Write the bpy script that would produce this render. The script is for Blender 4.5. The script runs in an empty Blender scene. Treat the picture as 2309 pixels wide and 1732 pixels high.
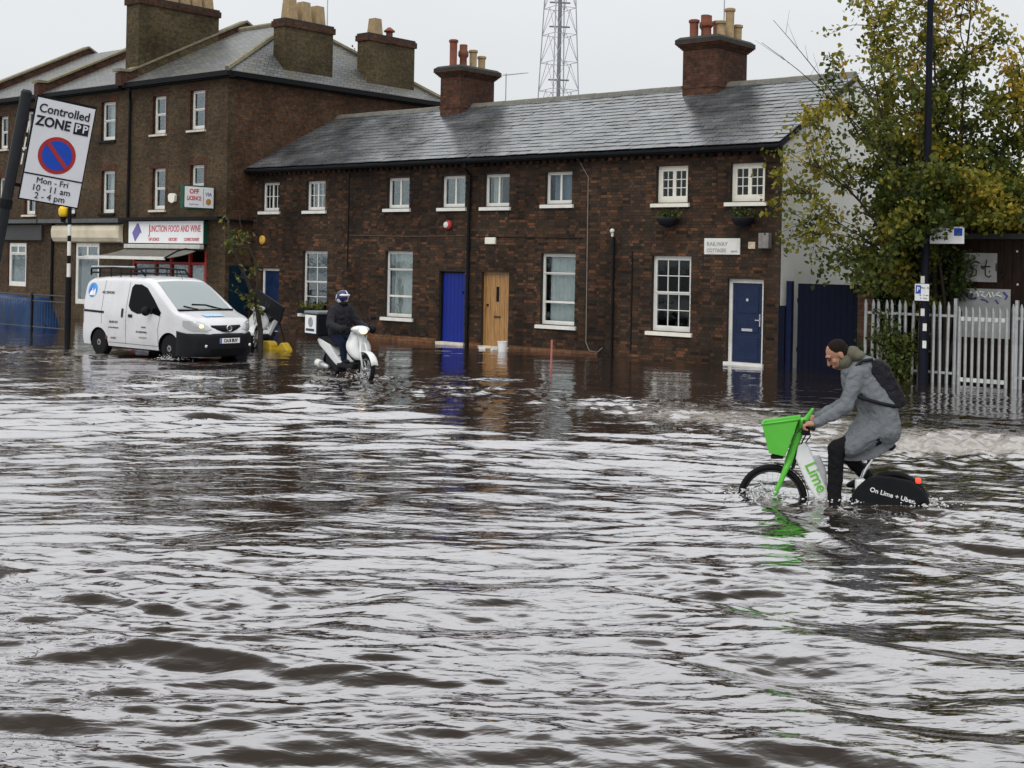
import bpy, bmesh, math, random
import numpy as np
from mathutils import Vector, Matrix
random.seed(7); rng = np.random.default_rng(7)
SC = bpy.context.scene
COL = SC.collection

# ------------------------------------------------------------------ camera
# level camera 2.25 m above the flood water, rolled 1.15 degrees, lens shifted down
CAM_H = 2.25
cd = bpy.data.cameras.new('camera'); cam = bpy.data.objects.new('camera', cd); COL.objects.link(cam)
cd.sensor_fit = 'HORIZONTAL'; cd.sensor_width = 36.0
cd.lens = 36.0 * 3000.0 / 2309.0
cd.shift_y = -(866.0 - 594.0) / 2309.0
cd.clip_start = 0.1; cd.clip_end = 3000.0
ROLL = math.atan(0.02)
cam.location = (0, 0, CAM_H)
cam.rotation_euler = (Matrix.Rotation(math.radians(90), 4, 'X') @ Matrix.Rotation(ROLL, 4, 'Z')).to_euler()
SC.camera = cam
SC.render.resolution_x, SC.render.resolution_y = 1024, 768

# ------------------------------------------------------------------ sky and light (overcast)
SUN_EL, SUN_AZ = math.radians(48), math.radians(200)      # sun behind the cloud, behind the camera
world = bpy.data.worlds.new('World'); SC.world = world; world.use_nodes = True
wn = world.node_tree; wn.nodes.clear()
def wnode(t, **k):
    n = wn.nodes.new(t)
    for a, b in k.items(): setattr(n, a, b)
    return n
wout = wnode('ShaderNodeOutputWorld'); bg = wnode('ShaderNodeBackground')
sky = wnode('ShaderNodeTexSky', sky_type='NISHITA'); sky.sun_disc = False
sky.sun_elevation = SUN_EL; sky.sun_rotation = SUN_AZ
skys = wnode('ShaderNodeMixRGB', blend_type='MULTIPLY'); skys.inputs[0].default_value = 1
skys.inputs[2].default_value = (0.09, 0.09, 0.09, 1)
wn.links.new(sky.outputs[0], skys.inputs[1])
tc = wnode('ShaderNodeTexCoord'); sp = wnode('ShaderNodeSeparateXYZ')
wn.links.new(tc.outputs['Generated'], sp.inputs[0])
mr = wnode('ShaderNodeMapRange'); mr.interpolation_type = 'SMOOTHSTEP'
mr.inputs[1].default_value = 0.05; mr.inputs[2].default_value = 0.95
mr.inputs[3].default_value = 0.81; mr.inputs[4].default_value = 1.75     # overcast: zenith brighter than horizon
wn.links.new(sp.outputs[2], mr.inputs[0])
cn = wnode('ShaderNodeTexNoise'); cn.inputs['Scale'].default_value = 2.2; cn.inputs['Detail'].default_value = 4
mp = wnode('ShaderNodeMapping'); mp.inputs['Scale'].default_value = (1, 1, 2.6)
wn.links.new(tc.outputs['Generated'], mp.inputs[0]); wn.links.new(mp.outputs[0], cn.inputs['Vector'])
cr = wnode('ShaderNodeMapRange'); cr.inputs[1].default_value = 0.3; cr.inputs[2].default_value = 0.7
cr.inputs[3].default_value = 0.94; cr.inputs[4].default_value = 1.05
wn.links.new(cn.outputs[0], cr.inputs[0])
mu = wnode('ShaderNodeMath', operation='MULTIPLY'); wn.links.new(mr.outputs[0], mu.inputs[0]); wn.links.new(cr.outputs[0], mu.inputs[1])
cl = wnode('ShaderNodeMixRGB', blend_type='MULTIPLY'); cl.inputs[0].default_value = 1
cl.inputs[1].default_value = (0.965, 0.985, 1.0, 1); wn.links.new(mu.outputs[0], cl.inputs[2])
mx = wnode('ShaderNodeMixRGB'); mx.inputs[0].default_value = 0.93
wn.links.new(skys.outputs[0], mx.inputs[1]); wn.links.new(cl.outputs[0], mx.inputs[2])
wn.links.new(mx.outputs[0], bg.inputs[0]); bg.inputs[1].default_value = 1.0
wn.links.new(bg.outputs[0], wout.inputs[0])
sd = bpy.data.lights.new('sun', 'SUN'); sd.energy = 1.1; sd.angle = math.radians(40); sd.color = (1.0, 0.97, 0.93)
sun = bpy.data.objects.new('sun', sd); COL.objects.link(sun)
sdir = Vector((math.sin(SUN_AZ) * math.cos(SUN_EL), math.cos(SUN_AZ) * math.cos(SUN_EL), math.sin(SUN_EL)))
sun.rotation_euler = sdir.to_track_quat('Z', 'Y').to_euler()
vs = SC.view_settings
vs.view_transform = 'Standard'; vs.look = 'None'; vs.exposure = 0.0; vs.gamma = 1.0; vs.use_curve_mapping = False

# ------------------------------------------------------------------ street frame
# X runs along the cottage fronts to the right, Y into the houses, origin at the left end of the row, z=0 the flood level
ANG = math.radians(40.5)
DX = Vector((math.cos(ANG), -math.sin(ANG), 0)); DY = Vector((math.sin(ANG), math.cos(ANG), 0))
ROW = 18.8
ORG = Vector((6.03, 29.9, 0)) - DX * ROW
def loc(x, y, z=0.0): return ORG + DX * x + DY * y + Vector((0, 0, z))
def tolocal(wx, wy): 
    d = Vector((wx, wy, 0)) - ORG
    return d.dot(DX), d.dot(DY)
def ground(px, py, z=0.0):
    """photo pixel -> point on the level z"""
    u = (px - 1154.0) / 3000.0; v = (py - 594.0) / 3000.0; c, s = math.cos(ROLL), math.sin(ROLL)
    d = Vector((u * c + v * s, 1.0, -(-u * s + v * c))); t = (z - CAM_H) / d.z
    return Vector((0, 0, CAM_H)) + d * t

# ------------------------------------------------------------------ mesh builder
class MB:
    def __init__(self, dx=0.0, dy=0.0, dz=0.0):
        self.v = []; self.f = []; self.o = Vector((dx, dy, dz)); self.T = None
    def pts(self, ps):
        i = len(self.v)
        for p in ps:
            q = Vector(p)
            if self.T is not None: q = self.T @ q
            self.v.append(tuple(q + self.o))
        return i
    def face(self, ps):
        i = self.pts(ps); self.f.append(tuple(range(i, i + len(ps)))); return self
    def box(self, x0, x1, y0, y1, z0, z1):
        i = self.pts([(x0,y0,z0),(x1,y0,z0),(x1,y1,z0),(x0,y1,z0),(x0,y0,z1),(x1,y0,z1),(x1,y1,z1),(x0,y1,z1)])
        for q in ((0,3,2,1),(4,5,6,7),(0,1,5,4),(1,2,6,5),(2,3,7,6),(3,0,4,7)): self.f.append(tuple(i + k for k in q))
        return self
    def bbox(self, x0, x1, y0, y1, z0, z1, b=0.01):
        """box with chamfered vertical and horizontal edges"""
        bm = bmesh.new(); bmesh.ops.create_cube(bm, size=1)
        for v in bm.verts:
            v.co = Vector(((x0+x1)/2 + v.co.x*(x1-x0), (y0+y1)/2 + v.co.y*(y1-y0), (z0+z1)/2 + v.co.z*(z1-z0)))
        bmesh.ops.bevel(bm, geom=list(bm.edges), offset=b, segments=2, profile=0.5, affect='EDGES')
        return self.frombm(bm)
    def frombm(self, bm):
        bm.verts.ensure_lookup_table(); bm.verts.index_update()
        i = self.pts([v.co for v in bm.verts])
        for f in bm.faces: self.f.append(tuple(i + v.index for v in f.verts))
        bm.free(); return self
    def prism(self, poly, a0, a1, axis='y'):
        """polygon of 2D points extruded along an axis: y -> (x,z) points, x -> (y,z), z -> (x,y)"""
        def P(p, a):
            return (p[0], a, p[1]) if axis == 'y' else ((a, p[0], p[1]) if axis == 'x' else (p[0], p[1], a))
        n = len(poly); i = self.pts([P(p, a0) for p in poly] + [P(p, a1) for p in poly])
        self.f.append(tuple(i + k for k in range(n))); self.f.append(tuple(i + n + k for k in reversed(range(n))))
        for k in range(n): self.f.append((i + k, i + n + k, i + n + (k + 1) % n, i + (k + 1) % n))
        return self
    def cyl(self, p0, p1, r0, r1=None, n=10, caps=True):
        r1 = r0 if r1 is None else r1; p0 = Vector(p0); p1 = Vector(p1); d = (p1 - p0).normalized()
        a = d.orthogonal().normalized(); b = d.cross(a)
        ring = [(math.cos(2*math.pi*k/n), math.sin(2*math.pi*k/n)) for k in range(n)]
        i = self.pts([p0 + (a*c + b*s)*r0 for c, s in ring] + [p1 + (a*c + b*s)*r1 for c, s in ring])
        for k in range(n): self.f.append((i+k, i+(k+1)%n, i+n+(k+1)%n, i+n+k))
        if caps:
            self.f.append(tuple(i+k for k in reversed(range(n)))); self.f.append(tuple(i+n+k for k in range(n)))
        return self
    def tube(self, ps, r, n=8, caps=True):
        ps = [Vector(p) for p in ps]; m = len(ps); rs = r if isinstance(r, (list, tuple)) else [r]*m
        base = None; up = None
        for j in range(m):
            d = (ps[min(j+1, m-1)] - ps[max(j-1, 0)]).normalized()
            if up is None: up = d.orthogonal().normalized()
            else: up = (up - d*up.dot(d)); up = up.normalized() if up.length > 1e-6 else d.orthogonal().normalized()
            b = d.cross(up)
            i = self.pts([ps[j] + (up*math.cos(2*math.pi*k/n) + b*math.sin(2*math.pi*k/n))*rs[j] for k in range(n)])
            if base is None: base = i
            if j:
                for k in range(n): self.f.append((i-n+k, i-n+(k+1)%n, i+(k+1)%n, i+k))
        if caps:
            self.f.append(tuple(base+k for k in reversed(range(n)))); self.f.append(tuple(i+k for k in range(n)))
        return self
    def lathe(self, prof, c=(0,0,0), n=16, axis='z'):
        c = Vector(c); i0 = None; m = len(prof)
        for j, (r, h) in enumerate(prof):
            ps = []
            for k in range(n):
                a = 2*math.pi*k/n; x, y = r*math.cos(a), r*math.sin(a)
                ps.append(c + Vector((x, y, h) if axis == 'z' else ((h, x, y) if axis == 'x' else (x, h, y))))
            i = self.pts(ps); i0 = i if i0 is None else i0
            if j:
                for k in range(n): self.f.append((i-n+k, i-n+(k+1)%n, i+(k+1)%n, i+k))
        self.f.append(tuple(i0+k for k in reversed(range(n)))); self.f.append(tuple(i+k for k in range(n)))
        return self
    def ell(self, c, r, n=14, m=9, R=None):
        c = Vector(c); rows = []
        for j in range(m+1):
            t = math.pi*j/m; ps = []
            for k in range(n):
                a = 2*math.pi*k/n
                q = Vector((r[0]*math.sin(t)*math.cos(a), r[1]*math.sin(t)*math.sin(a), r[2]*math.cos(t)))
                if R is not None: q = R @ q
                ps.append(c + q)
            rows.append(self.pts(ps))
        for j in range(m):
            a, b = rows[j], rows[j+1]
            for k in range(n): self.f.append((a+k, b+k, b+(k+1)%n, a+(k+1)%n))
        return self
    def cap(self, p0, p1, r0, r1=None, n=12):
        """tapered capsule, for figures"""
        r1 = r0 if r1 is None else r1
        self.cyl(p0, p1, r0, r1, n=n); self.ell(p0, (r0,)*3, n=n, m=6); self.ell(p1, (r1,)*3, n=n, m=6)
        return self
    def torus(self, c, R, r, axis='y', n=32, m=10, sq=1.0):
        c = Vector(c); b = None; i0 = None
        for j in range(n):
            a = 2*math.pi*j/n; ps = []
            for k in range(m):
                q = 2*math.pi*k/m; rr = R + r*math.cos(q); h = r*sq*math.sin(q)
                x, z = rr*math.cos(a), rr*math.sin(a)
                ps.append(c + Vector((x, h, z) if axis == 'y' else ((h, x, z) if axis == 'x' else (x, z, h))))
            i = self.pts(ps); i0 = i if i0 is None else i0
        for j in range(n):
            a = i0 + j*m; d = i0 + ((j+1) % n)*m
            for k in range(m): self.f.append((a+k, a+(k+1)%m, d+(k+1)%m, d+k))
        return self
    def grid(self, P, closed_u=False, flip=False):
        """P[i][j] points -> quads"""
        n = len(P); m = len(P[0]); i0 = self.pts([p for row in P for p in row])
        for i in range(n-1):
            for j in range(m if closed_u else m-1):
                q = (i0+i*m+j, i0+i*m+(j+1)%m, i0+(i+1)*m+(j+1)%m, i0+(i+1)*m+j)
                self.f.append(q[::-1] if flip else q)
        return self
    def mesh(self, name, smooth=False):
        me = bpy.data.meshes.new(name); me.from_pydata(self.v, [], self.f)
        bm = bmesh.new(); bm.from_mesh(me); bmesh.ops.recalc_face_normals(bm, faces=bm.faces); bm.to_mesh(me); bm.free()
        if smooth: me.polygons.foreach_set('use_smooth', [True]*len(me.polygons))
        me.update(); return me
    def build(self, name, mat, parent=None, smooth=False):
        return put(name, self.mesh(name, smooth), mat, parent)

def put(name, me, mat, parent=None):
    o = bpy.data.objects.new(name, me); COL.objects.link(o)
    if mat is not None and len(me.materials) == 0: me.materials.append(mat)
    if parent is not None: o.parent = parent
    return o
def tag(o, label, cat, group=None):
    o['label'] = label; o['category'] = cat
    if group: o['group'] = group
    return o
def thing(name, label, cat, at, rz=0.0, group=None):
    o = bpy.data.objects.new(name, None); COL.objects.link(o); o.empty_display_size = 0.2
    o.location = at; o.rotation_euler = (0, 0, rz)
    return tag(o, label, cat, group)
def kind(o, k): o['kind'] = k; return o
def autosmooth(o, ang=40):
    me = o.data
    me.polygons.foreach_set('use_smooth', [True]*len(me.polygons))
    bm = bmesh.new(); bm.from_mesh(me)
    lim = math.radians(ang)
    for e in bm.edges:
        if len(e.link_faces) == 2 and e.calc_face_angle(0) > lim: e.smooth = False
    bm.to_mesh(me); bm.free(); return o
def remesh(o, vox, smooth=2, it=4):
    m = o.modifiers.new('r', 'REMESH'); m.mode = 'VOXEL'; m.voxel_size = vox; m.use_smooth_shade = True
    if smooth:
        s = o.modifiers.new('s', 'SMOOTH'); s.factor = 0.5; s.iterations = it
    return o

# ------------------------------------------------------------------ materials
MATS = {}
def newmat(name):
    m = bpy.data.materials.new(name); m.use_nodes = True
    nt = m.node_tree; b = nt.nodes['Principled BSDF']; return m, nt, b
def pm(name, col, rough=0.55, metal=0.0, var=0.18, scale=6.0, bump=0.0, bscale=40.0, spec=0.22, coat=0.0, rvar=0.12, emit=0.0, grime=0.0):
    """plain procedural paint / stone / cloth: noise-varied colour and gloss, fine relief, patchy grime"""
    if name in MATS: return MATS[name]
    m, nt, b = newmat(name); L = nt.links.new
    tc = nt.nodes.new('ShaderNodeTexCoord'); no = nt.nodes.new('ShaderNodeTexNoise')
    no.inputs['Scale'].default_value = scale; no.inputs['Detail'].default_value = 6; no.inputs['Roughness'].default_value = 0.62
    L(tc.outputs['Object'], no.inputs['Vector'])
    r = nt.nodes.new('ShaderNodeValToRGB'); r.color_ramp.elements[0].position = 0.3; r.color_ramp.elements[1].position = 0.72
    c = Vector(col[:3]); lo = c*(1-var); hi = c*(1+var*0.8)
    r.color_ramp.elements[0].color = (*lo, 1); r.color_ramp.elements[1].color = (*[min(1, k) for k in hi], 1)
    L(no.outputs[0], r.inputs[0]); src = r.outputs[0]
    if grime > 0:
        n2 = nt.nodes.new('ShaderNodeTexNoise'); n2.inputs['Scale'].default_value = scale*0.35; n2.inputs['Detail'].default_value = 8
        L(tc.outputs['Object'], n2.inputs['Vector'])
        mr2 = nt.nodes.new('ShaderNodeMapRange'); mr2.inputs[1].default_value = 0.48; mr2.inputs[2].default_value = 0.75
        mr2.inputs[3].default_value = 0; mr2.inputs[4].default_value = grime; L(n2.outputs[0], mr2.inputs[0])
        gm = nt.nodes.new('ShaderNodeMixRGB'); L(mr2.outputs[0], gm.inputs[0]); L(src, gm.inputs[1])
        gm.inputs[2].default_value = (0.10, 0.085, 0.065, 1); src = gm.outputs[0]
    L(src, b.inputs['Base Color'])
    rr = nt.nodes.new('ShaderNodeMapRange'); rr.inputs[1].default_value = 0.3; rr.inputs[2].default_value = 0.7
    rr.inputs[3].default_value = max(0.02, rough - rvar); rr.inputs[4].default_value = min(1, rough + rvar)
    L(no.outputs[0], rr.inputs[0]); L(rr.outputs[0], b.inputs['Roughness'])
    b.inputs['Metallic'].default_value = metal; b.inputs['Specular IOR Level'].default_value = spec
    b.inputs['Coat Weight'].default_value = coat; b.inputs['Coat Roughness'].default_value = 0.08
    if bump > 0:
        n3 = nt.nodes.new('ShaderNodeTexNoise'); n3.inputs['Scale'].default_value = bscale; n3.inputs['Detail'].default_value = 4
        L(tc.outputs['Object'], n3.inputs['Vector'])
        bp = nt.nodes.new('ShaderNodeBump'); bp.inputs['Strength'].default_value = bump; bp.inputs['Distance'].default_value = 0.02
        L(n3.outputs[0], bp.inputs['Height']); L(bp.outputs[0], b.inputs['Normal'])
    if emit > 0:
        b.inputs['Emission Color'].default_value = (*col[:3], 1); b.inputs['Emission Strength'].default_value = emit
    MATS[name] = m; return m

def piece_mat(name, cols, rough=0.6, bump=0.35, bscale=60, spec=0.4, moss=None, tint_scale=0.6):
    """bricks / slates: every piece its own tone (random per island and per object), mottled, with large weather patches"""
    if name in MATS: return MATS[name]
    m, nt, b = newmat(name); L = nt.links.new
    g = nt.nodes.new('ShaderNodeNewGeometry'); oi = nt.nodes.new('ShaderNodeObjectInfo')
    ad = nt.nodes.new('ShaderNodeMath'); ad.operation = 'ADD'; L(g.outputs['Random Per Island'], ad.inputs[0]); L(oi.outputs['Random'], ad.inputs[1])
    fr = nt.nodes.new('ShaderNodeMath'); fr.operation = 'FRACT'; L(ad.outputs[0], fr.inputs[0])
    ramp = nt.nodes.new('ShaderNodeValToRGB'); els = ramp.color_ramp.elements
    ramp.color_ramp.interpolation = 'LINEAR'
    els[0].position = 0; els[0].color = (*cols[0], 1); els[1].position = 1; els[1].color = (*cols[-1], 1)
    for k, c in enumerate(cols[1:-1]):
        e = els.new((k+1)/(len(cols)-1)); e.color = (*c, 1)
    L(fr.outputs[0], ramp.inputs[0])
    no = nt.nodes.new('ShaderNodeTexNoise'); no.inputs['Scale'].default_value = 28; no.inputs['Detail'].default_value = 5
    L(g.outputs['Position'], no.inputs['Vector'])
    big = nt.nodes.new('ShaderNodeTexNoise'); big.inputs['Scale'].default_value = tint_scale; big.inputs['Detail'].default_value = 5
    L(g.outputs['Position'], big.inputs['Vector'])
    v1 = nt.nodes.new('ShaderNodeMapRange'); v1.inputs[1].default_value = 0.3; v1.inputs[2].default_value = 0.7; v1.inputs[3].default_value = 0.72; v1.inputs[4].default_value = 1.3
    L(no.outputs[0], v1.inputs[0])
    v2 = nt.nodes.new('ShaderNodeMapRange'); v2.inputs[1].default_value = 0.35; v2.inputs[2].default_value = 0.66; v2.inputs[3].default_value = 0.48; v2.inputs[4].default_value = 1.42
    L(big.outputs[0], v2.inputs[0])
    mm = nt.nodes.new('ShaderNodeMath'); mm.operation = 'MULTIPLY'; L(v1.outputs[0], mm.inputs[0]); L(v2.outputs[0], mm.inputs[1])
    mc = nt.nodes.new('ShaderNodeMixRGB'); mc.blend_type = 'MULTIPLY'; mc.inputs[0].default_value = 1
    L(ramp.outputs[0], mc.inputs[1]); L(mm.outputs[0], mc.inputs[2]); src = mc.outputs[0]
    if moss:
        mn = nt.nodes.new('ShaderNodeTexNoise'); mn.inputs['Scale'].default_value = 1.7; mn.inputs['Detail'].default_value = 9; mn.inputs['Roughness'].default_value = 0.7
        L(g.outputs['Position'], mn.inputs['Vector'])
        mv = nt.nodes.new('ShaderNodeMapRange'); mv.inputs[1].default_value = 0.56; mv.inputs[2].default_value = 0.68; mv.inputs[4].default_value = 0.8
        L(mn.outputs[0], mv.inputs[0]); mg = nt.nodes.new('ShaderNodeMixRGB'); L(mv.outputs[0], mg.inputs[0]); L(src, mg.inputs[1]); mg.inputs[2].default_value = (*moss, 1); src = mg.outputs[0]
    L(src, b.inputs['Base Color'])
    rr = nt.nodes.new('ShaderNodeMapRange'); rr.inputs[3].default_value = max(0.05, rough-0.15); rr.inputs[4].default_value = min(1, rough+0.2)
    L(no.outputs[0], rr.inputs[0]); L(rr.outputs[0], b.inputs['Roughness'])
    b.inputs['Specular IOR Level'].default_value = spec
    bp = nt.nodes.new('ShaderNodeBump'); bp.inputs['Strength'].default_value = bump; bp.inputs['Distance'].default_value = 0.01
    nb = nt.nodes.new('ShaderNodeTexNoise'); nb.inputs['Scale'].default_value = bscale; L(g.outputs['Position'], nb.inputs['Vector'])
    L(nb.outputs[0], bp.inputs['Height']); L(bp.outputs[0], b.inputs['Normal'])
    MATS[name] = m; return m

def brick_tex_mat(name, c1, c2, mortar, rough=0.75, sw=0.225, sh=0.075, rot=None):
    """brickwork too far to tell the bricks apart; uses the object's own metres"""
    if name in MATS: return MATS[name]
    m, nt, b = newmat(name); L = nt.links.new
    tc = nt.nodes.new('ShaderNodeTexCoord'); s = nt.nodes.new('ShaderNodeSeparateXYZ'); L(tc.outputs['Object'], s.inputs[0])
    ad = nt.nodes.new('ShaderNodeMath'); ad.operation = 'ADD'; L(s.outputs[0], ad.inputs[0]); L(s.outputs[1], ad.inputs[1])
    cb = nt.nodes.new('ShaderNodeCombineXYZ'); L(ad.outputs[0], cb.inputs[0]); L(s.outputs[2], cb.inputs[1])
    br = nt.nodes.new('ShaderNodeTexBrick'); L(cb.outputs[0], br.inputs['Vector'])
    br.inputs['Scale'].default_value = 1.0; br.inputs['Brick Width'].default_value = sw; br.inputs['Row Height'].default_value = sh
    br.inputs['Mortar Size'].default_value = 0.008; br.inputs['Color1'].default_value = (*c1, 1); br.inputs['Color2'].default_value = (*c2, 1)
    br.inputs['Mortar'].default_value = (*mortar, 1); br.inputs['Bias'].default_value = -0.1
    no = nt.nodes.new('ShaderNodeTexNoise'); no.inputs['Scale'].default_value = 0.55; no.inputs['Detail'].default_value = 8; L(tc.outputs['Object'], no.inputs['Vector'])
    n2 = nt.nodes.new('ShaderNodeTexNoise'); n2.inputs['Scale'].default_value = 9; n2.inputs['Detail'].default_value = 4; L(tc.outputs['Object'], n2.inputs['Vector'])
    v = nt.nodes.new('ShaderNodeMapRange'); v.inputs[1].default_value = 0.32; v.inputs[2].default_value = 0.68; v.inputs[3].default_value = 0.6; v.inputs[4].default_value = 1.35; L(no.outputs[0], v.inputs[0])
    v2 = nt.nodes.new('ShaderNodeMapRange'); v2.inputs[1].default_value = 0.3; v2.inputs[2].default_value = 0.7; v2.inputs[3].default_value = 0.65; v2.inputs[4].default_value = 1.35; L(n2.outputs[0], v2.inputs[0])
    mm = nt.nodes.new('ShaderNodeMath'); mm.operation = 'MULTIPLY'; L(v.outputs[0], mm.inputs[0]); L(v2.outputs[0], mm.inputs[1])
    mc = nt.nodes.new('ShaderNodeMixRGB'); mc.blend_type = 'MULTIPLY'; mc.inputs[0].default_value = 1; L(br.outputs[0], mc.inputs[1]); L(mm.outputs[0], mc.inputs[2])
    L(mc.outputs[0], b.inputs['Base Color']); b.inputs['Roughness'].default_value = rough; b.inputs['Specular IOR Level'].default_value = 0.1
    bp = nt.nodes.new('ShaderNodeBump'); bp.inputs['Strength'].default_value = 0.5; bp.inputs['Distance'].default_value = 0.01; bp.invert = True
    L(br.outputs['Fac'], bp.inputs['Height']); L(bp.outputs[0], b.inputs['Normal'])
    MATS[name] = m; return m

def glass_mat(name, tint=(0.80, 0.84, 0.84), gain=0.5, base=0.0, rough=0.03):
    if name in MATS: return MATS[name]
    m, nt, b = newmat(name); nt.nodes.remove(b); L = nt.links.new; out = nt.nodes['Material Output']
    tr = nt.nodes.new('ShaderNodeBsdfTransparent'); tr.inputs[0].default_value = (*tint, 1)
    gl = nt.nodes.new('ShaderNodeBsdfGlossy'); gl.inputs['Roughness'].default_value = rough; gl.inputs[0].default_value = (0.9, 0.94, 0.97, 1)
    fr = nt.nodes.new('ShaderNodeFresnel'); fr.inputs[0].default_value = 1.5
    mu = nt.nodes.new('ShaderNodeMath'); mu.operation = 'MULTIPLY_ADD'; mu.use_clamp = True; mu.inputs[1].default_value = gain; mu.inputs[2].default_value = base
    L(fr.outputs[0], mu.inputs[0]); mix = nt.nodes.new('ShaderNodeMixShader'); L(mu.outputs[0], mix.inputs[0]); L(tr.outputs[0], mix.inputs[1]); L(gl.outputs[0], mix.inputs[2])
    tc = nt.nodes.new('ShaderNodeTexCoord'); no = nt.nodes.new('ShaderNodeTexNoise'); no.inputs['Scale'].default_value = 3; L(tc.outputs['Object'], no.inputs['Vector'])
    bp = nt.nodes.new('ShaderNodeBump'); bp.inputs['Strength'].default_value = 0.06; bp.inputs['Distance'].default_value = 0.03; L(no.outputs[0], bp.inputs['Height']); L(bp.outputs[0], gl.inputs['Normal'])
    L(mix.outputs[0], out.inputs[0]); MATS[name] = m; return m

WHITE = pm('white_paint', (0.66, 0.65, 0.61), 0.45, var=0.08, scale=5, grime=0.22, bump=0.05)
STONE = pm('sill_stone', (0.62, 0.56, 0.47), 0.7, var=0.15, scale=9, grime=0.3, bump=0.15)
BLACK = pm('black_iron', (0.007, 0.0075, 0.009), 0.5, spec=0.1, var=0.3, scale=10, bump=0.08)
DARK = pm('dark_interior', (0.006, 0.006, 0.006), 0.8, spec=0.05)
BLACKPL = pm('black_plastic', (0.008, 0.0085, 0.011), 0.5, spec=0.13, var=0.25, scale=14, bump=0.06, bscale=120)
RUBBER = pm('rubber', (0.008, 0.008, 0.009), 0.7, spec=0.12, var=0.3, scale=20)
STEEL = pm('galvanised_steel', (0.42, 0.43, 0.43), 0.42, metal=0.75, var=0.2, scale=7, grime=0.25)
CHROME = pm('bright_metal', (0.7, 0.7, 0.72), 0.2, metal=1.0, var=0.1, scale=10)
GLASS = glass_mat('window_glass')
COTT = [(0.017,0.0135,0.011),(0.034,0.023,0.016),(0.056,0.032,0.019),(0.022,0.017,0.014),(0.076,0.039,0.022),(0.038,0.025,0.0175),(0.028,0.021,0.0165),(0.115,0.052,0.027)]
BRICK = piece_mat('cottage_brick', COTT, rough=0.7, spec=0.10)
MORTAR = pm('dirty_mortar', (0.034, 0.028, 0.023), 0.9, var=0.3, scale=12, bump=0.3)
SLATE = piece_mat('wet_slate', [(0.05,0.055,0.06),(0.075,0.08,0.088),(0.06,0.066,0.072),(0.10,0.105,0.11),(0.066,0.07,0.075)], rough=0.22, bump=0.10, bscale=10, spec=1.0, moss=(0.06,0.062,0.03), tint_scale=0.9)
SLATEDECK = pm('slate_deck', (0.03, 0.031, 0.033), 0.6, var=0.3)
STOCK = brick_tex_mat('stock_brick', (0.078,0.051,0.028), (0.046,0.033,0.020), (0.045,0.037,0.026))
STOCKRED = brick_tex_mat('red_stock_brick', (0.092,0.046,0.025), (0.052,0.031,0.020), (0.042,0.034,0.025))
REDBRICK = brick_tex_mat('red_brick', (0.078,0.034,0.021), (0.045,0.023,0.016), (0.038,0.030,0.024))
TERRA = pm('terracotta', (0.17, 0.055, 0.032), 0.7, var=0.3, scale=9, grime=0.35)
BUFF = pm('buff_clay', (0.32, 0.23, 0.125), 0.75, var=0.25, scale=9, grime=0.4)
LEAD = pm('lead_flashing', (0.25, 0.27, 0.30), 0.45, var=0.2)
TEXTS = []
def text(body, size, parent, T, mat, align='CENTER', bold=0.0, name='lettering', sx=1.0, thick=0.003):
    """flat lettering; T places its x-right / y-up plane"""
    c = bpy.data.curves.new(name, 'FONT'); c.body = body; c.size = size; c.align_x = align; c.align_y = 'CENTER'
    c.extrude = thick; c.offset = bold*size; c.resolution_u = 3
    o = bpy.data.objects.new(name, c); COL.objects.link(o); o.parent = parent
    o.matrix_local = T @ Matrix.Diagonal((sx, 1, 1, 1)); c.materials.append(mat); TEXTS.append(o); return o
def face_T(x, y, z, rx=90, rz=0):
    return Matrix.Translation((x, y, z)) @ Matrix.Rotation(math.radians(rz), 4, 'Z') @ Matrix.Rotation(math.radians(rx), 4, 'X')
# ------------------------------------------------------------------ ground, pavement, flood water
def sstep(a, b, x):
    t = np.clip((x - a)/(b - a), 0, 1); return t*t*(3 - 2*t)
def np_local(X, Y):
    dx = X - ORG.x; dy = Y - ORG.y
    return dx*DX.x + dy*DX.y, dx*DY.x + dy*DY.y
def np_mesh(name, V, nr, nc):
    me = bpy.data.meshes.new(name); n = nr*nc
    me.vertices.add(n); me.vertices.foreach_set('co', V.astype(np.float32).ravel())
    a = (np.arange(nr-1)[:, None]*nc + np.arange(nc-1)[None, :]).ravel()
    q = np.stack([a, a+1, a+nc+1, a+nc], 1).astype(np.int32); m = len(q)
    me.loops.add(m*4); me.loops.foreach_set('vertex_index', q.ravel())
    me.polygons.add(m); me.polygons.foreach_set('loop_start', np.arange(0, m*4, 4, dtype=np.int32))
    me.polygons.foreach_set('use_smooth', np.ones(m, bool)); me.update(calc_edges=True); return me
gx = np.concatenate([[-1500, -300, -80], np.linspace(-40, 40, 60), [80, 300, 1500]])
gy = np.concatenate([[-1500, -300, -60], np.linspace(-20, 80, 60), [120, 300, 1500]])
GX, GY = np.meshgrid(gx, gy)
def road_z(X, Y):
    xl, yl = np_local(X, Y)
    return -0.07 - 0.27*sstep(8, 26, xl)*sstep(-1, -6, yl) - 0.02*sstep(-1, -5, yl)
ASPHALT = pm('wet_asphalt', (0.05, 0.05, 0.05), 0.35, var=0.3, scale=3, bump=0.3)
g = put('road', np_mesh('road', np.stack([GX, GY, road_z(GX, GY)], -1).reshape(-1, 3), len(gy), len(gx)), ASPHALT); kind(g, 'structure')
PAVE = pm('paving', (0.16, 0.15, 0.14), 0.5, var=0.2, scale=4, bump=0.2)
kerb_t = Matrix.Translation(ORG) @ Matrix.Rotation(-ANG, 4, 'Z')
m = MB(); m.T = kerb_t; m.box(-0.2, 27, -2.1, 0.3, -0.6, -0.03); kind(m.build('pavement', PAVE), 'structure')

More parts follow.
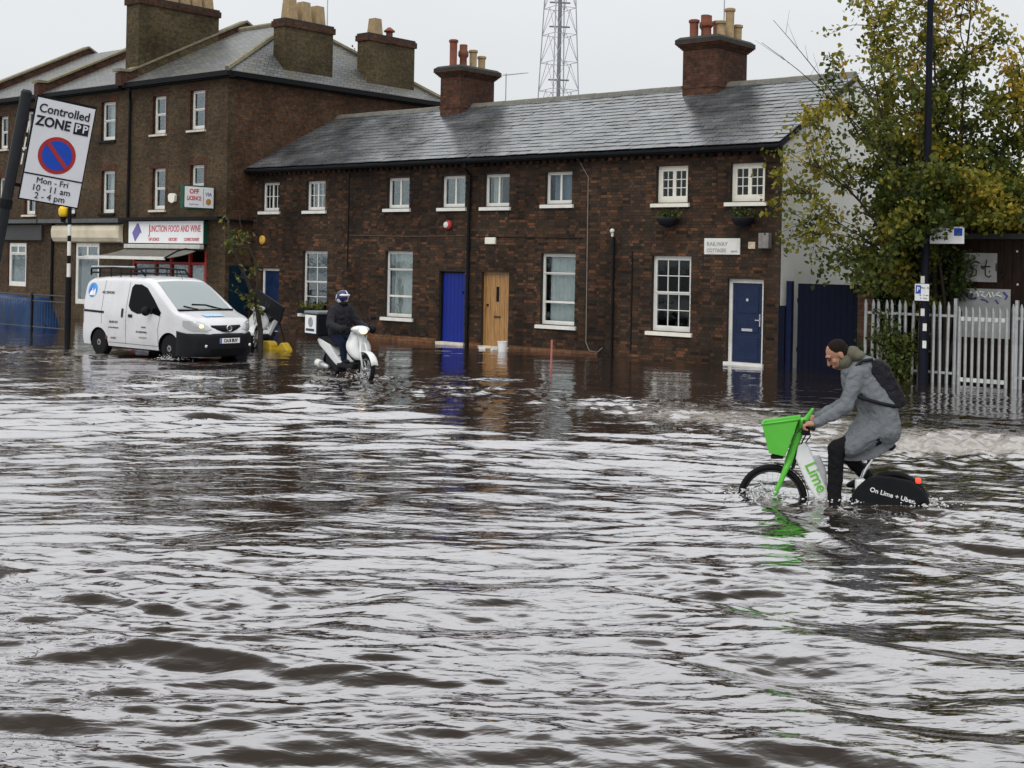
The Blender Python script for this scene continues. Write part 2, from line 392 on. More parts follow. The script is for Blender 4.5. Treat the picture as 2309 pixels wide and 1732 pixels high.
# the water: one sheet, finer towards the middle of the street, waves are real relief
iy = np.linspace(1/46.0, 1/4.4, 900)[::-1]
ys = np.concatenate([[-25, -8, 0.5, 2.5, 3.6], 1/iy, [52, 62, 80]])
ts = np.concatenate([[-5, -2, -1.1, -0.75, -0.6, -0.52], np.linspace(-0.47, 0.47, 680), [0.52, 0.6, 0.75, 1.1, 2, 5]])
Yg = np.repeat(ys[:, None], len(ts), 1); Xg = ts[None, :]*np.maximum(Yg, 4.4)
XL, YL = np_local(Xg, Yg)
dens = np.ones_like(Xg); dens[:5] = 0; dens[-3:] = 0; dens[:, :6] = 0; dens[:, -6:] = 0
dens[:, 6:16] *= np.linspace(0, 1, 10)[None]; dens[:, -16:-6] *= np.linspace(1, 0, 10)[None]
dens[5:13] *= np.linspace(0, 1, 8)[:, None]
sy = np.gradient(Yg, axis=0); sx = np.gradient(Xg, axis=1)
def lown(X, Y, sc, seed):
    r = np.random.default_rng(seed); s = np.zeros_like(X)
    for k in range(9):
        a = r.uniform(0, 6.28); f = sc*r.uniform(0.5, 1.7); s += np.sin((X*np.cos(a)+Y*np.sin(a))*f + r.uniform(0, 6.28))
    return s/3.0      # about +-1
def polydist(pts):
    """distance to a polyline and position along it (0..1)"""
    D = np.full(Xg.shape, 1e9); S = np.zeros_like(Xg); side = np.zeros_like(Xg); n = len(pts)-1
    for i in range(n):
        ax, ay = pts[i].x, pts[i].y; bx, by = pts[i+1].x-ax, pts[i+1].y-ay; l2 = bx*bx+by*by
        t = np.clip(((Xg-ax)*bx+(Yg-ay)*by)/l2, 0, 1); ex = Xg-ax-t*bx; ey = Yg-ay-t*by; d = np.hypot(ex, ey)
        k = d < D; D = np.where(k, d, D); S = np.where(k, (i+t)/n, S); side = np.where(k, np.sign(bx*ey-by*ex), side)
    return D, S, side
G2 = lambda L: [ground(*p) for p in L]
calm = 0.50 + 0.50*sstep(-3.5, -11.5, YL)                       # sheltered along the house fronts
calm *= 1 - 0.75*sstep(7.5, 3.5, XL)*sstep(-11.5, -8.5, YL)     # shallow wet corner at the left
# bend of the crests across the street
Yw = Yg + 0.028*(Xg+0.6)**2 + 0.17*lown(Xg, Yg, 0.8, 3) + 0.05*lown(Xg, Yg, 2.4, 5); Xw = Xg + 0.16*lown(Xg, Yg, 1.0, 4)
Hh = np.zeros_like(Xg); r = np.random.default_rng(11); NW = 84
lam = np.exp(np.linspace(math.log(0.10), math.log(1.7), NW))
for i in range(NW):
    l = lam[i]*r.uniform(0.93, 1.07); k = 2*math.pi/l
    sd_ = 22 if l < 0.2 else 10.5
    th = math.radians(90 + r.normal(0, sd_)); 
    slope = 0.036 if l > 0.26 else 0.030*(l/0.22)**0.9
    if l > 0.65: slope *= (0.65/l)**0.55
    ph = (Xw*math.cos(th) + Yw*math.sin(th))*k + r.uniform(0, 6.28)
    sp_ = np.maximum(sy*abs(math.sin(th)), sx*abs(math.cos(th)))
    w = sstep(2.2, 4.5, l/np.maximum(sp_, 1e-4))
    sn = np.sin(ph)
    if 0.16 < l < 0.9: sn = 2.0*((sn+1)/2)**2.4 - 0.75       # flat troughs, peaked crests
    Hh += sn*(slope/k)*w
patch = np.clip((1.0 + 0.50*lown(Xg, Yg, 0.85, 21))*(1 - 0.14*sstep(11, 7, Yg)), 0.3, 1.38)
amp = calm*patch*(1 - 0.26*sstep(8.5, 11, Yg)*sstep(19, 15, Yg))*(1 + 0.10*np.clip(lown(Xg, Yg, 2.2, 55), -1.5, 1.5))
# smooth long swells running out from the passing traffic
swells = [([(1660,1118),(1800,1190),(2000,1262),(2330,1350)], 0.030, 0.14, 0.2), ([(1662,1108),(1850,1078),(2050,1048),(2330,1020)], 0.028, 0.14, 0.1), ([(1640,1112),(1665,1108),(1700,1118)], 0.05, 0.12, 0.0),
          ([(700,1440),(950,1352),(1300,1345),(1600,1390),(1950,1465),(2330,1560)], 0.045, 0.30, 0.55),
          ([(1330,1470),(1600,1530),(1850,1610),(2100,1720)], 0.030, 0.22, 0.5),
          ([(150,1330),(500,1240),(900,1130),(1250,1095)], 0.020, 0.3, 0.3),
          ([(1250,1290),(1500,1240),(1800,1250),(2309,1330)], 0.020, 0.25, 0.3)]
SW = np.zeros_like(Xg)
for pl, hgt, wd, sm in swells:
    D, S, sd2 = polydist(G2(pl)); e = np.exp(-(D/wd)**2)*np.sin(np.pi*np.clip(S, 0.03, 0.97))**0.5
    SW += hgt*e - 0.5*hgt*np.exp(-((D-2.0*wd)/wd)**2)*(sd2 > 0)*sstep(0, 0.2, S)*sstep(1, 0.8, S); amp *= 1 - sm*np.exp(-((D-0.25*wd)/(1.0*wd))**2)
# churned wake of the scooter, running right across the picture, and the froth behind the cyclist
wake = G2([(640,845),(900,872),(1250,905),(1560,935),(1850,965),(2100,990),(2400,1010)])
D, S, sd2 = polydist(wake); band = np.exp(-(D/(1.5+0.5*S))**2)*sstep(0, 0.1, S)
chop = np.zeros_like(Xg)
for i in range(46):
    l = math.exp(r.uniform(math.log(0.16), math.log(0.75))); k = 2*math.pi/l; th = r.uniform(0, 6.28)
    w = sstep(2.0, 4.0, l/np.maximum(np.maximum(sy*abs(math.sin(th)), sx*abs(math.cos(th))), 1e-4))
    chop += np.sin((Xw*math.cos(th)+Yw*math.sin(th))*k + r.uniform(0, 6.28))*(0.035/k)*w
froth = G2([(1990,1005),(2150,1000),(2320,1005),(2500,1010)])
D2, S2, _ = polydist(froth); fr = np.exp(-(D2/1.0)**2)
bk = G2([(1655,1112),(1760,1135),(1880,1150),(2010,1165),(2120,1165)])
D3, S3, _ = polydist(bk); bkf = np.exp(-(D3/0.30)**2)
mirror_patch = G2([(1790,1215),(1950,1270),(2080,1330),(2200,1400)]); D9, _, _ = polydist(mirror_patch); amp *= 1 - 0.5*np.exp(-(D9/0.8)**2)     # waves flattened on purpose here so that dark reflections show
Z = (Hh*amp + SW + chop*(1.25*band + 1.6*fr + 0.9*bkf))*dens
FO = 0.62*band*sstep(0.12, 0.5, S) + 0.54*fr + 0.5*np.exp(-(D3/0.2)**2)
vanl = G2([(190,800),(240,806),(381,818),(470,824),(590,815)]); D4, _, _ = polydist(vanl); FO += 0.55*np.exp(-(D4/0.35)**2)
scl = G2([(690,846),(760,856),(840,856)]); D5, _, _ = polydist(scl); FO += 0.8*np.exp(-(D5/0.35)**2); 
sc2 = G2([(1180,840),(1290,835)]); D6, _, _ = polydist(sc2); FO += 0.35*np.exp(-(D6/0.6)**2)
sc3 = G2([(1440,850),(1560,865)]); D6, _, _ = polydist(sc3); FO += 0.35*np.exp(-(D6/0.8)**2)
kl = G2([(-60,782),(60,786),(150,795),(240,800)]); D7, _, _ = polydist(kl); FO += 0.5*np.exp(-(D7/0.28)**2)
pud = G2([(890,840),(960,825)]); D8, _, _ = polydist(pud); FO += 0.35*np.exp(-(D8/0.5)**2)
Z += chop*0.5*dens*(np.exp(-(D4/0.5)**2) + np.exp(-(D5/0.6)**2))
FO += 0.16*np.clip(lown(Xg, Yg, 1.3, 33), 0, 1)*sstep(-6, -9, YL)*sstep(9, 16, Yg)
me = np_mesh('water', np.stack([Xg, Yg, Z], -1).reshape(-1, 3), len(ys), len(ts))
at = me.attributes.new('foam', 'FLOAT', 'POINT'); at.data.foreach_set('value', np.clip(FO, 0, 1.3).astype(np.float32).ravel())
at = me.attributes.new('rough', 'FLOAT', 'POINT'); at.data.foreach_set('value', np.clip(0.62+0.38*calm, 0, 1).astype(np.float32).ravel())

m, nt, b = newmat('flood_water'); nt.nodes.remove(b); L = nt.links.new; out = nt.nodes['Material Output']
N = nt.nodes.new
geo = N('ShaderNodeNewGeometry'); mpn = N('ShaderNodeMapping'); mpn.inputs['Scale'].default_value = (0.55, 1.25, 1); L(geo.outputs['Position'], mpn.inputs[0])
n1 = N('ShaderNodeTexNoise'); n1.inputs['Scale'].default_value = 5.5; n1.inputs['Detail'].default_value = 3; n1.inputs['Distortion'].default_value = 0.6; L(mpn.outputs[0], n1.inputs['Vector'])
n2 = N('ShaderNodeTexNoise'); n2.inputs['Scale'].default_value = 19; n2.inputs['Detail'].default_value = 2; L(mpn.outputs[0], n2.inputs['Vector'])
ra = N('ShaderNodeAttribute'); ra.attribute_name = 'rough'; fa = N('ShaderNodeAttribute'); fa.attribute_name = 'foam'
b1 = N('ShaderNodeBump'); b1.inputs['Distance'].default_value = 0.030; L(n1.outputs[0], b1.inputs['Height']); 
s1 = N('ShaderNodeMath'); s1.operation = 'MULTIPLY'; s1.inputs[1].default_value = 0.42; L(ra.outputs['Fac'], s1.inputs[0]); L(s1.outputs[0], b1.inputs['Strength'])
b2 = N('ShaderNodeBump'); b2.inputs['Distance'].default_value = 0.004; L(n2.outputs[0], b2.inputs['Height']); L(b1.outputs[0], b2.inputs['Normal'])
s2 = N('ShaderNodeMath'); s2.operation = 'MULTIPLY'; s2.inputs[1].default_value = 0.55; L(ra.outputs['Fac'], s2.inputs[0]); L(s2.outputs[0], b2.inputs['Strength'])
murk = N('ShaderNodeBsdfDiffuse'); mcol = N('ShaderNodeTexNoise'); mcol.inputs['Scale'].default_value = 0.4; L(geo.outputs['Position'], mcol.inputs['Vector'])
mramp = N('ShaderNodeValToRGB'); mramp.color_ramp.elements[0].color = (0.016,0.0115,0.008,1); mramp.color_ramp.elements[1].color = (0.026,0.019,0.0135,1); L(mcol.outputs[0], mramp.inputs[0]); L(mramp.outputs[0], murk.inputs[0]); L(b2.outputs[0], murk.inputs['Normal'])
gls = N('ShaderNodeBsdfGlossy'); gls.inputs['Roughness'].default_value = 0.02; gls.inputs[0].default_value = (0.95, 0.935, 0.95, 1); L(b2.outputs[0], gls.inputs['Normal'])
frn = N('ShaderNodeFresnel'); frn.inputs[0].default_value = 1.33; L(b2.outputs[0], frn.inputs['Normal'])
fm = N('ShaderNodeValToRGB'); L(frn.outputs[0], fm.inputs[0])
for k_, (p_, v_) in enumerate([(0.03, 0.012), (0.047, 0.055), (0.072, 0.45), (0.12, 0.58), (0.40, 0.72), (1.0, 0.97)]):
    e_ = fm.color_ramp.elements[k_] if k_ < 2 else fm.color_ramp.elements.new(p_)
    e_.position = p_; e_.color = (v_, v_, v_, 1)
mixw = N('ShaderNodeMixShader'); L(fm.outputs[0], mixw.inputs[0]); L(murk.outputs[0], mixw.inputs[1]); L(gls.outputs[0], mixw.inputs[2])
fn = N('ShaderNodeTexNoise'); fn.inputs['Scale'].default_value = 13; fn.inputs['Detail'].default_value = 9; fn.inputs['Roughness'].default_value = 0.78; fn.inputs['Distortion'].default_value = 0.8
fmp = N('ShaderNodeMapping'); fmp.inputs['Scale'].default_value = (0.32, 1.15, 1); L(geo.outputs['Position'], fmp.inputs[0]); L(fmp.outputs[0], fn.inputs['Vector'])
f1 = N('ShaderNodeMath'); f1.operation = 'MULTIPLY_ADD'; f1.inputs[1].default_value = 0.33; f1.inputs[2].default_value = -0.66; L(fa.outputs['Fac'], f1.inputs[0])
f2 = N('ShaderNodeMath'); f2.operation = 'ADD'; L(f1.outputs[0], f2.inputs[0]); L(fn.outputs[0], f2.inputs[1])
f3 = N('ShaderNodeMapRange'); f3.inputs[1].default_value = 0.0; f3.inputs[2].default_value = 0.16; f3.inputs[4].default_value = 0.75; L(f2.outputs[0], f3.inputs[0])
foam = N('ShaderNodeBsdfDiffuse'); foam.inputs[0].default_value = (0.36, 0.33, 0.30, 1); 
fb = N('ShaderNodeBump'); fb.inputs['Distance'].default_value = 0.015; L(fn.outputs[0], fb.inputs['Height']); L(b1.outputs[0], fb.inputs['Normal']); L(fb.outputs[0], foam.inputs['Normal'])
mixf = N('ShaderNodeMixShader'); L(f3.outputs[0], mixf.inputs[0]); L(mixw.outputs[0], mixf.inputs[1]); L(foam.outputs[0], mixf.inputs[2]); L(mixf.outputs[0], out.inputs[0])
WATERM = m
wt = put('water', me, WATERM); kind(wt, 'structure')
# ------------------------------------------------------------------ the row of four brick cottages
RZ = -ANG
EAVE_Y, EAVE_Z, RIDGE_Y, RIDGE_Z, DEPTH = -0.26, 5.05, 3.55, 7.02, 7.1
def rects_minus(x0, x1, z0, z1, ops):
    """tile a wall rectangle around openings"""
    xs = sorted({x0, x1, *[o[0] for o in ops], *[o[1] for o in ops]}); outl = []
    for a, b_ in zip(xs, xs[1:]):
        if b_-a < 1e-5: continue
        cuts = sorted([(o[2], o[3]) for o in ops if o[0] < (a+b_)/2 < o[1]]); z = z0
        for c0, c1 in cuts:
            if c0 > z: outl.append((a, b_, z, c0))
            z = max(z, c1)
        if z < z1: outl.append((a, b_, z, z1))
    return outl
def brick_rects(x0, x1, z0, z1, ops):
    """Flemish bond inside the rectangle, cut round the openings"""
    res = []; row = 0; z = z0
    while z + 0.02 < z1:
        zt = min(z+0.065, z1); x = x0 - (0.16 if row % 2 else 0.0); k = row % 2
        while x < x1:
            w = 0.215 if k % 2 == 0 else 0.1025; a, b_ = max(x, x0), min(x+w, x1); x += w+0.010; k += 1
            segs = [(a, b_)]
            for o in ops:
                if o[2] < zt-0.01 and o[3] > z+0.01:
                    ns = []
                    for s in segs:
                        if s[1] <= o[0] or s[0] >= o[1]: ns.append(s); continue
                        if s[0] < o[0]: ns.append((s[0], o[0]))
                        if s[1] > o[1]: ns.append((o[1], s[1]))
                    segs = ns
            for s in segs:
                if s[1]-s[0] > 0.03: res.append((s[0], s[1], z, zt))
        z += 0.075; row += 1
    return res
UNIT = MB().box(-0.5, 0.5, -0.5, 0.5, -0.5, 0.5).mesh('brick'); UNIT.materials.append(BRICK)
SUN_ = {}
def window(par, x0, x1, z0, z1, dx, lay, sill=True, frame=None, y=0.10, fw=0.045, curtain=None, sill_o=0.12, bw=0.02, sillmat=None, sillh=0.11, glass=None, label=None):
    """lay: list of lights (fx0,fx1,fz0,fz1,nx,nz) in fractions of the opening"""
    fm_ = frame or WHITE; w = x1-x0; h = z1-z0
    f = MB(dx); f.box(x0, x0+fw, y, y+0.07, z0, z1); f.box(x1-fw, x1, y, y+0.07, z0, z1); f.box(x0+fw, x1-fw, y, y+0.07, z1-fw, z1); f.box(x0+fw, x1-fw, y, y+0.07, z0, z0+fw*1.5)
    ix0, ix1, iz0, iz1 = x0+fw, x1-fw, z0+fw*1.5, z1-fw; panes = []; bars = []
    for (a0, a1, c0, c1, nx, nz) in lay:
        lx0 = ix0+(ix1-ix0)*a0; lx1 = ix0+(ix1-ix0)*a1; lz0 = iz0+(iz1-iz0)*c0; lz1 = iz0+(iz1-iz0)*c1; s = fw*0.62
        yo = y-0.012 if c0 > 0.3 else y+0.008
        f.box(lx0, lx0+s, yo, yo+0.05, lz0, lz1); f.box(lx1-s, lx1, yo, yo+0.05, lz0, lz1); f.box(lx0+s, lx1-s, yo, yo+0.05, lz1-s, lz1); f.box(lx0+s, lx1-s, yo, yo+0.05, lz0, lz0+s)
        px0, px1, pz0, pz1 = lx0+s, lx1-s, lz0+s, lz1-s
        for i in range(1, nx): bars.append((px0+(px1-px0)*i/nx-bw/2, px0+(px1-px0)*i/nx+bw/2, yo+0.006, yo+0.038, pz0, pz1))
        for i in range(1, nz): bars.append((px0, px1, yo+0.009, yo+0.035, pz0+(pz1-pz0)*i/nz-bw/2, pz0+(pz1-pz0)*i/nz+bw/2))
        for i in range(nx):
            for j in range(nz): panes.append((px0+(px1-px0)*i/nx, px0+(px1-px0)*(i+1)/nx, yo+0.02, pz0+(pz1-pz0)*j/nz, pz0+(pz1-pz0)*(j+1)/nz))
    wo = f.build('window', fm_, par)
    if label: wo['label'] = label
    for p in panes: MB(dx).box(p[0]+0.001, p[1]-0.001, p[2], p[2]+0.004, p[3]+0.001, p[4]-0.001).build('pane', glass or GLASS, wo)
    for q in bars: MB(dx).box(*q).build('glazing_bar', fm_, wo)
    if curtain:
        cm, ca, cb, cz = curtain; rows = []
        xs = np.linspace(ix0+(ix1-ix0)*ca, ix0+(ix1-ix0)*cb, 26); ph = random.random()*6
        for z in (iz0+(iz1-iz0)*cz, (iz0+iz1)/2, iz1):
            rows.append([(x, y+0.13+0.022*math.sin(x*52+ph)+0.012*math.sin(x*23+ph*2), z) for x in xs])
        c = MB(dx).grid(rows).build('curtain', cm, wo, smooth=True)
    if sill:
        s = MB(dx); s.prism([(-0.075, z0-sillh), (-0.075, z0-0.025), (y+0.06, z0+0.0), (y+0.06, z0-sillh)], x0-sill_o, x1+sill_o*0.6, axis='x')
        s.build('sill', sillmat or WHITE, wo)
    return wo
def soldier(par, x0, x1, z1, dx, mat=BRICK, rise=0.05, h=0.215, y=-0.005):
    """rubbed brick arch over an opening"""
    n = max(5, int((x1-x0+0.1)/0.078)); a = MB(dx); xa, xb = x0-0.07, x1+0.07
    for i in range(n):
        u0, u1 = i/n, (i+1)/n; p = lambda u, t: (xa+(xb-xa)*u + (u-0.5)*0.1*t, z1 + rise*(1-(2*u-1)**2) + h*t)
        g_ = 0.05/n; q = [p(u0+g_, 0), p(u1-g_, 0), p(u1-g_, 1), p(u0+g_, 1)]
        a.prism(q, y, y+0.03)
    return a.build('brick_arch', mat, par)
CURT_W = pm('net_curtain', (0.62, 0.62, 0.56), 0.9, var=0.1); CURT_B = pm('blue_grey_curtain', (0.25, 0.31, 0.4), 0.9, var=0.15)
CURT_G = pm('grey_green_curtain', (0.22, 0.25, 0.23), 0.9, var=0.2); BLIND = pm('white_sheet_blind', (0.72, 0.72, 0.71), 0.85, var=0.06)
CREAM = pm('cream_paint', (0.74, 0.71, 0.62), 0.45, var=0.08, scale=4, grime=0.18)
NAVY = pm('navy_gloss_door', (0.008, 0.018, 0.055), 0.3, var=0.15, scale=3, coat=0.12)
ROYAL = pm('bright_blue_door', (0.005, 0.017, 0.20), 0.4, var=0.12, scale=3, coat=0.05)
def wood_mat(name, c1, c2, sc=2.0):
    m, nt, b = newmat(name); L = nt.links.new; tc = nt.nodes.new('ShaderNodeTexCoord'); mp_ = nt.nodes.new('ShaderNodeMapping'); mp_.inputs['Scale'].default_value = (14, 14, sc*0.6)
    L(tc.outputs['Object'], mp_.inputs[0]); no = nt.nodes.new('ShaderNodeTexNoise'); no.inputs['Scale'].default_value = 2; no.inputs['Detail'].default_value = 6; no.inputs['Distortion'].default_value = 0.7; L(mp_.outputs[0], no.inputs['Vector'])
    ra = nt.nodes.new('ShaderNodeValToRGB'); ra.color_ramp.elements[0].position = 0.3; ra.color_ramp.elements[1].position = 0.7; ra.color_ramp.elements[0].color = (*c1, 1); ra.color_ramp.elements[1].color = (*c2, 1)
    L(no.outputs[0], ra.inputs[0]); L(ra.outputs[0], b.inputs['Base Color']); b.inputs['Roughness'].default_value = 0.42; return m
OAK = wood_mat('varnished_oak', (0.22, 0.10, 0.028), (0.40, 0.22, 0.075))
def slates(par, x0, x1, dx, ya=EAVE_Y, za=EAVE_Z, yb=RIDGE_Y, zb=RIDGE_Z, wid=0.36, exp=0.25, mat=SLATE):
    """every slate is a piece of its own, laid in half-lapped courses"""
    ln = math.hypot(yb-ya, zb-za); ang = math.atan2(zb-za, yb-ya); nrow = int(ln/exp); exp = ln/nrow
    if ('sl', wid) not in SUN_:
        vs_ = []
        for k in range(3):
            me_ = MB().box(-wid/2+0.004, wid/2-0.004, 0, exp*1.5, 0.0, 0.011).mesh('slate')
            for v in me_.vertices: v.co.x += random.uniform(-0.004, 0.004); v.co.z += random.uniform(0, 0.005) if v.co.y < 0.1 else 0
            me_.materials.append(mat); vs_.append(me_)
        SUN_[('sl', wid)] = vs_
    for r_ in range(nrow):
        xoff = (r_ % 2)*wid/2; k0 = math.floor((x0-xoff)/wid)
        k = k0
        while True:
            cx = xoff+(k+0.5)*wid; k += 1
            if cx-wid/2 >= x1-0.02: break
            lo, hi = max(cx-wid/2, x0), min(cx+wid/2, x1)
            if hi-lo < 0.05: continue
            o = bpy.data.objects.new('slate', random.choice(SUN_[('sl', wid)])); COL.objects.link(o); o.parent = par
            s = r_*exp + random.gauss(0, 0.010)
            lift = 0.034 - 0.0*s
            o.location = ((lo+hi)/2+dx, ya+s*math.cos(ang)-lift*math.sin(ang), za+s*math.sin(ang)+lift*math.cos(ang))
            o.scale = ((hi-lo)/wid, 1, 1)
            o.rotation_euler = (ang - 0.042 + random.gauss(0, 0.010), random.gauss(0, 0.010), random.gauss(0, 0.008))
COTS = [(0.0, 4.5), (4.5, 9.4), (9.4, 13.75), (13.75, 18.8)]
LBL = ['leftmost brown brick cottage with small dark door behind the scooter rider', 'brown brick cottage with bright blue plank door left of the black downpipe',
       'brown brick cottage with varnished timber door right of the black downpipe', 'brown brick end cottage with white gable and glossy navy door']
two = [(0, .5, 0, 1, 1, 1), (.5, 1, 0, 1, 1, 1)]; two23 = [(0, .5, 0, 1, 2, 3), (.5, 1, 0, 1, 2, 3)]; two22 = [(0, .5, 0, 1, 2, 2), (.5, 1, 0, 1, 2, 2)]
sash23 = [(0, 1, .5, 1, 3, 2), (0, 1, 0, .5, 3, 2)]; plain3 = [(0, 1, .73, 1, 1, 1), (0, 1, .30, .73, 1, 1), (0, 1, 0, .30, 1, 1)]
WINS = {0: [(0.50, 1.33, 3.74, 4.62, two22, {}), (2.60, 3.47, 3.74, 4.62, two22, {}), (2.50, 3.62, 0.62, 2.5, [(0,1,.5,1,2,2),(0,1,0,.5,2,2)], {})],
        1: [(6.12, 7.01, 3.76, 4.62, two, {}), (8.26, 9.15, 3.76, 4.62, two, dict(curtain=(CURT_G, .5, 1, 0))), (6.10, 7.2, 0.66, 2.53, plain3, dict(curtain=(CURT_W, .12, 1, 0)))],
        2: [(9.84, 10.73, 3.76, 4.62, two, dict(curtain=(CURT_W, .12, .5, 0))), (11.95, 12.83, 3.8, 4.62, two, dict(curtain=(CURT_B, .1, 1, 0))), (11.86, 12.98, 0.70, 2.52, plain3, dict(curtain=(BLIND, .1, 1, 0)))],
        3: [(15.40, 16.3, 3.78, 4.66, two23, dict(fw=.075, frame=CREAM, sillmat=CREAM)), (17.46, 18.37, 3.78, 4.66, two23, dict(fw=.075, frame=CREAM, sillmat=CREAM)), (15.32, 16.44, 0.70, 2.5, sash23, dict(fw=.06, sillmat=CREAM))]}
DOORS = {0: (0.52, 1.41, -0.03, 1.94), 1: (8.24, 9.2, 0.03, 2.0), 2: (9.82, 10.78, 0.0, 2.0), 3: (17.44, 18.39, 0.05, 1.99)}
dent = MB().box(-0.055, 0.055, -0.11, 0.0, 0, 0.075).mesh('dentil'); dent.materials.append(BRICK)
for ci, (x0, x1) in enumerate(COTS):
    t = thing('terraced_cottage', LBL[ci], 'house', loc(x0, 0, 0), RZ, 'row of brick cottages'); dx = -x0
    ops = [(w[0], w[1], w[2], w[3]) for w in WINS[ci]] + [DOORS[ci]]; ex = x1
    # carcass
    W = MB(dx)
    for q in rects_minus(x0, ex, -0.5, 4.98, ops): W.box(q[0], q[1], 0.0, 0.24, q[2], q[3])
    wall = W.build('wall', MORTAR, t)
    sh = MB(dx); sh.box(x0, x1, DEPTH-0.2, DEPTH, -0.5, 4.95); sh.box(x0, x1, 0.3, DEPTH-0.25, 2.72, 2.78)
    sh.prism([(0.26, -0.5), (DEPTH-0.22, -0.5), (DEPTH-0.22, 4.95), (RIDGE_Y, RIDGE_Z-0.12), (0.26, 5.05)], x0+0.02, x0+0.14, axis='x')
    sh.build('party_wall', MORTAR, t)
    # bricks: the nearest 300 are parts, the rest of the face one part
    br = brick_rects(x0+0.003, ex-0.003, -0.42, 4.86, ops); br.sort(key=lambda q: -(q[0]) + 0.6*abs(q[2]-1.6))
    for q in br[:300]:
        o = bpy.data.objects.new('brick', UNIT); COL.objects.link(o); o.parent = wall
        o.location = ((q[0]+q[1])/2+dx, -0.006+0.03-random.uniform(0, .003), (q[2]+q[3])/2); o.scale = (q[1]-q[0], 0.06, q[3]-q[2]); o.rotation_euler = (0, random.gauss(0, .004), random.gauss(0, .008))
    B = MB(dx)
    for q in br[300:]:
        d_ = random.uniform(0, .004)
        i = B.pts([(q[0],-.006-d_,q[2]),(q[1],-.006-d_,q[2]),(q[1],-.006-d_,q[3]),(q[0],-.006-d_,q[3]),(q[0],.01,q[2]),(q[1],.01,q[2]),(q[1],.01,q[3]),(q[0],.01,q[3])])
        for k in ((0,1,2,3),(0,4,5,1),(1,5,6,2),(2,6,7,3),(3,7,4,0)): B.f.append(tuple(i+j for j in k))
    kind(B.build('brickwork', BRICK, t), 'stuff')
    for k in range(int((x1-x0)/0.225)):
        o = bpy.data.objects.new('dentil', dent); COL.objects.link(o); o.parent = t; o.location = (0.11+k*0.225, 0.0, 4.84)
    MB(dx).box(x0, x1, -0.10, 0.0, 4.92, 4.99).build('eaves_course', BRICK, t)
    # roof
    R_ = MB(dx); th = 0.09; R_.prism([(EAVE_Y, EAVE_Z-0.02), (RIDGE_Y, RIDGE_Z-0.02), (DEPTH+0.26, EAVE_Z-0.02), (DEPTH+0.26, EAVE_Z-th), (RIDGE_Y, RIDGE_Z-th-0.03), (EAVE_Y, EAVE_Z-th)], x0, x1 + (0.05 if ci == 3 else 0), axis='x')
    roof = R_.build('roof', SLATEDECK, t)
    slates(roof, x0, x1 + (0.06 if ci == 3 else 0), dx)
    n = int((x1-x0)/0.45); rt = MB(dx)
    for k in range(n):
        a, b_ = x0+(x1-x0)*k/n, x0+(x1-x0)*(k+1)/n; zj = random.uniform(-.006, .006)
        rt.prism([(RIDGE_Y-0.15, RIDGE_Z-0.03+zj), (RIDGE_Y-0.07, RIDGE_Z+0.08+zj), (RIDGE_Y, RIDGE_Z+0.11+zj), (RIDGE_Y+0.07, RIDGE_Z+0.08+zj), (RIDGE_Y+0.15, RIDGE_Z-0.03+zj)], a+0.004, b_-0.004, axis='x')
    rt.build('ridge_tile', pm('ridge_clay', (0.13, 0.125, 0.105), 0.7, var=0.3, scale=5, grime=0.4), roof)
    gt = MB(dx); pr = [(-0.34, 5.02), (-0.345, 4.97), (-0.315, 4.92), (-0.27, 4.905), (-0.225, 4.92), (-0.20, 4.97), (-0.205, 5.02)]
    gt.prism(pr, x0, x1+(0.06 if ci == 3 else 0), axis='x'); gt.build('gutter', BLACK, t)
    MB(dx).box(x0, x1, -0.2, -0.001, 4.985, 5.03).build('soffit', BLACK, t)
    for (a, b_, z0, z1, lay, kw) in WINS[ci]:
        window(t, a, b_, z0, z1, dx, lay, **kw); soldier(t, a, b_, z1, dx)
# doors -------------------------------------------------------------
def cottage(i): return [o for o in bpy.data.objects if o.get('label') == LBL[i]][0]
def door(ci, mat, frame, fw, plank=0, y=0.12):
    t = cottage(ci); dx = -COTS[ci][0]; x0, x1, z0, z1 = DOORS[ci]
    f = MB(dx); f.box(x0, x0+fw, y-0.03, y+0.07, z0, z1); f.box(x1-fw, x1, y-0.03, y+0.07, z0, z1); f.box(x0+fw, x1-fw, y-0.03, y+0.07, z1-fw, z1)
    f.build('door_frame', frame, t); d = MB(dx); a, b_ = x0+fw+0.003, x1-fw-0.003
    d.box(a, b_, y, y+0.045, z0+0.02, z1-fw-0.003); do = d.build('door', mat, t)
    if plank:
        n = plank
        for k in range(n): MB(dx).box(a+(b_-a)*k/n+0.004, a+(b_-a)*(k+1)/n-0.004, y-0.008, y, z0+0.025, z1-fw-0.01).build('plank', mat, do)
    MB(dx).box(x0-0.04, x1+0.04, -0.07, 0.12, z0-0.3, z0+0.03).build('doorstep', STONE if ci != 3 else WHITE, t)
    soldier(t, x0, x1, z1, dx); return t, do, a, b_, z0, z1, dx, y
t, do, a, b_, z0, z1, dx, y = door(0, NAVY, WHITE, 0.07)
t, do, a, b_, z0, z1, dx, y = door(1, ROYAL, BLACK, 0.05, plank=6)
MB(dx).box(b_-0.12, b_-0.09, y-0.03, y-0.008, 1.40, 1.46).build('handle', BLACK, do)
t, do, a, b_, z0, z1, dx, y = door(2, OAK, OAK, 0.055, plank=5)
MB(dx).box((a+b_)/2-0.05, (a+b_)/2+0.05, y-0.014, y-0.0085, 1.22, 1.62).build('glass_slot', glass_mat('dark_glass', (0.02,0.02,0.02)), do)
MB(dx).box((a+b_)/2-0.12, (a+b_)/2+0.12, y-0.018, y-0.0085, 0.78, 0.84).build('letterbox', pm('aged_brass', (0.10, 0.065, 0.03), 0.5, metal=0.6), do)
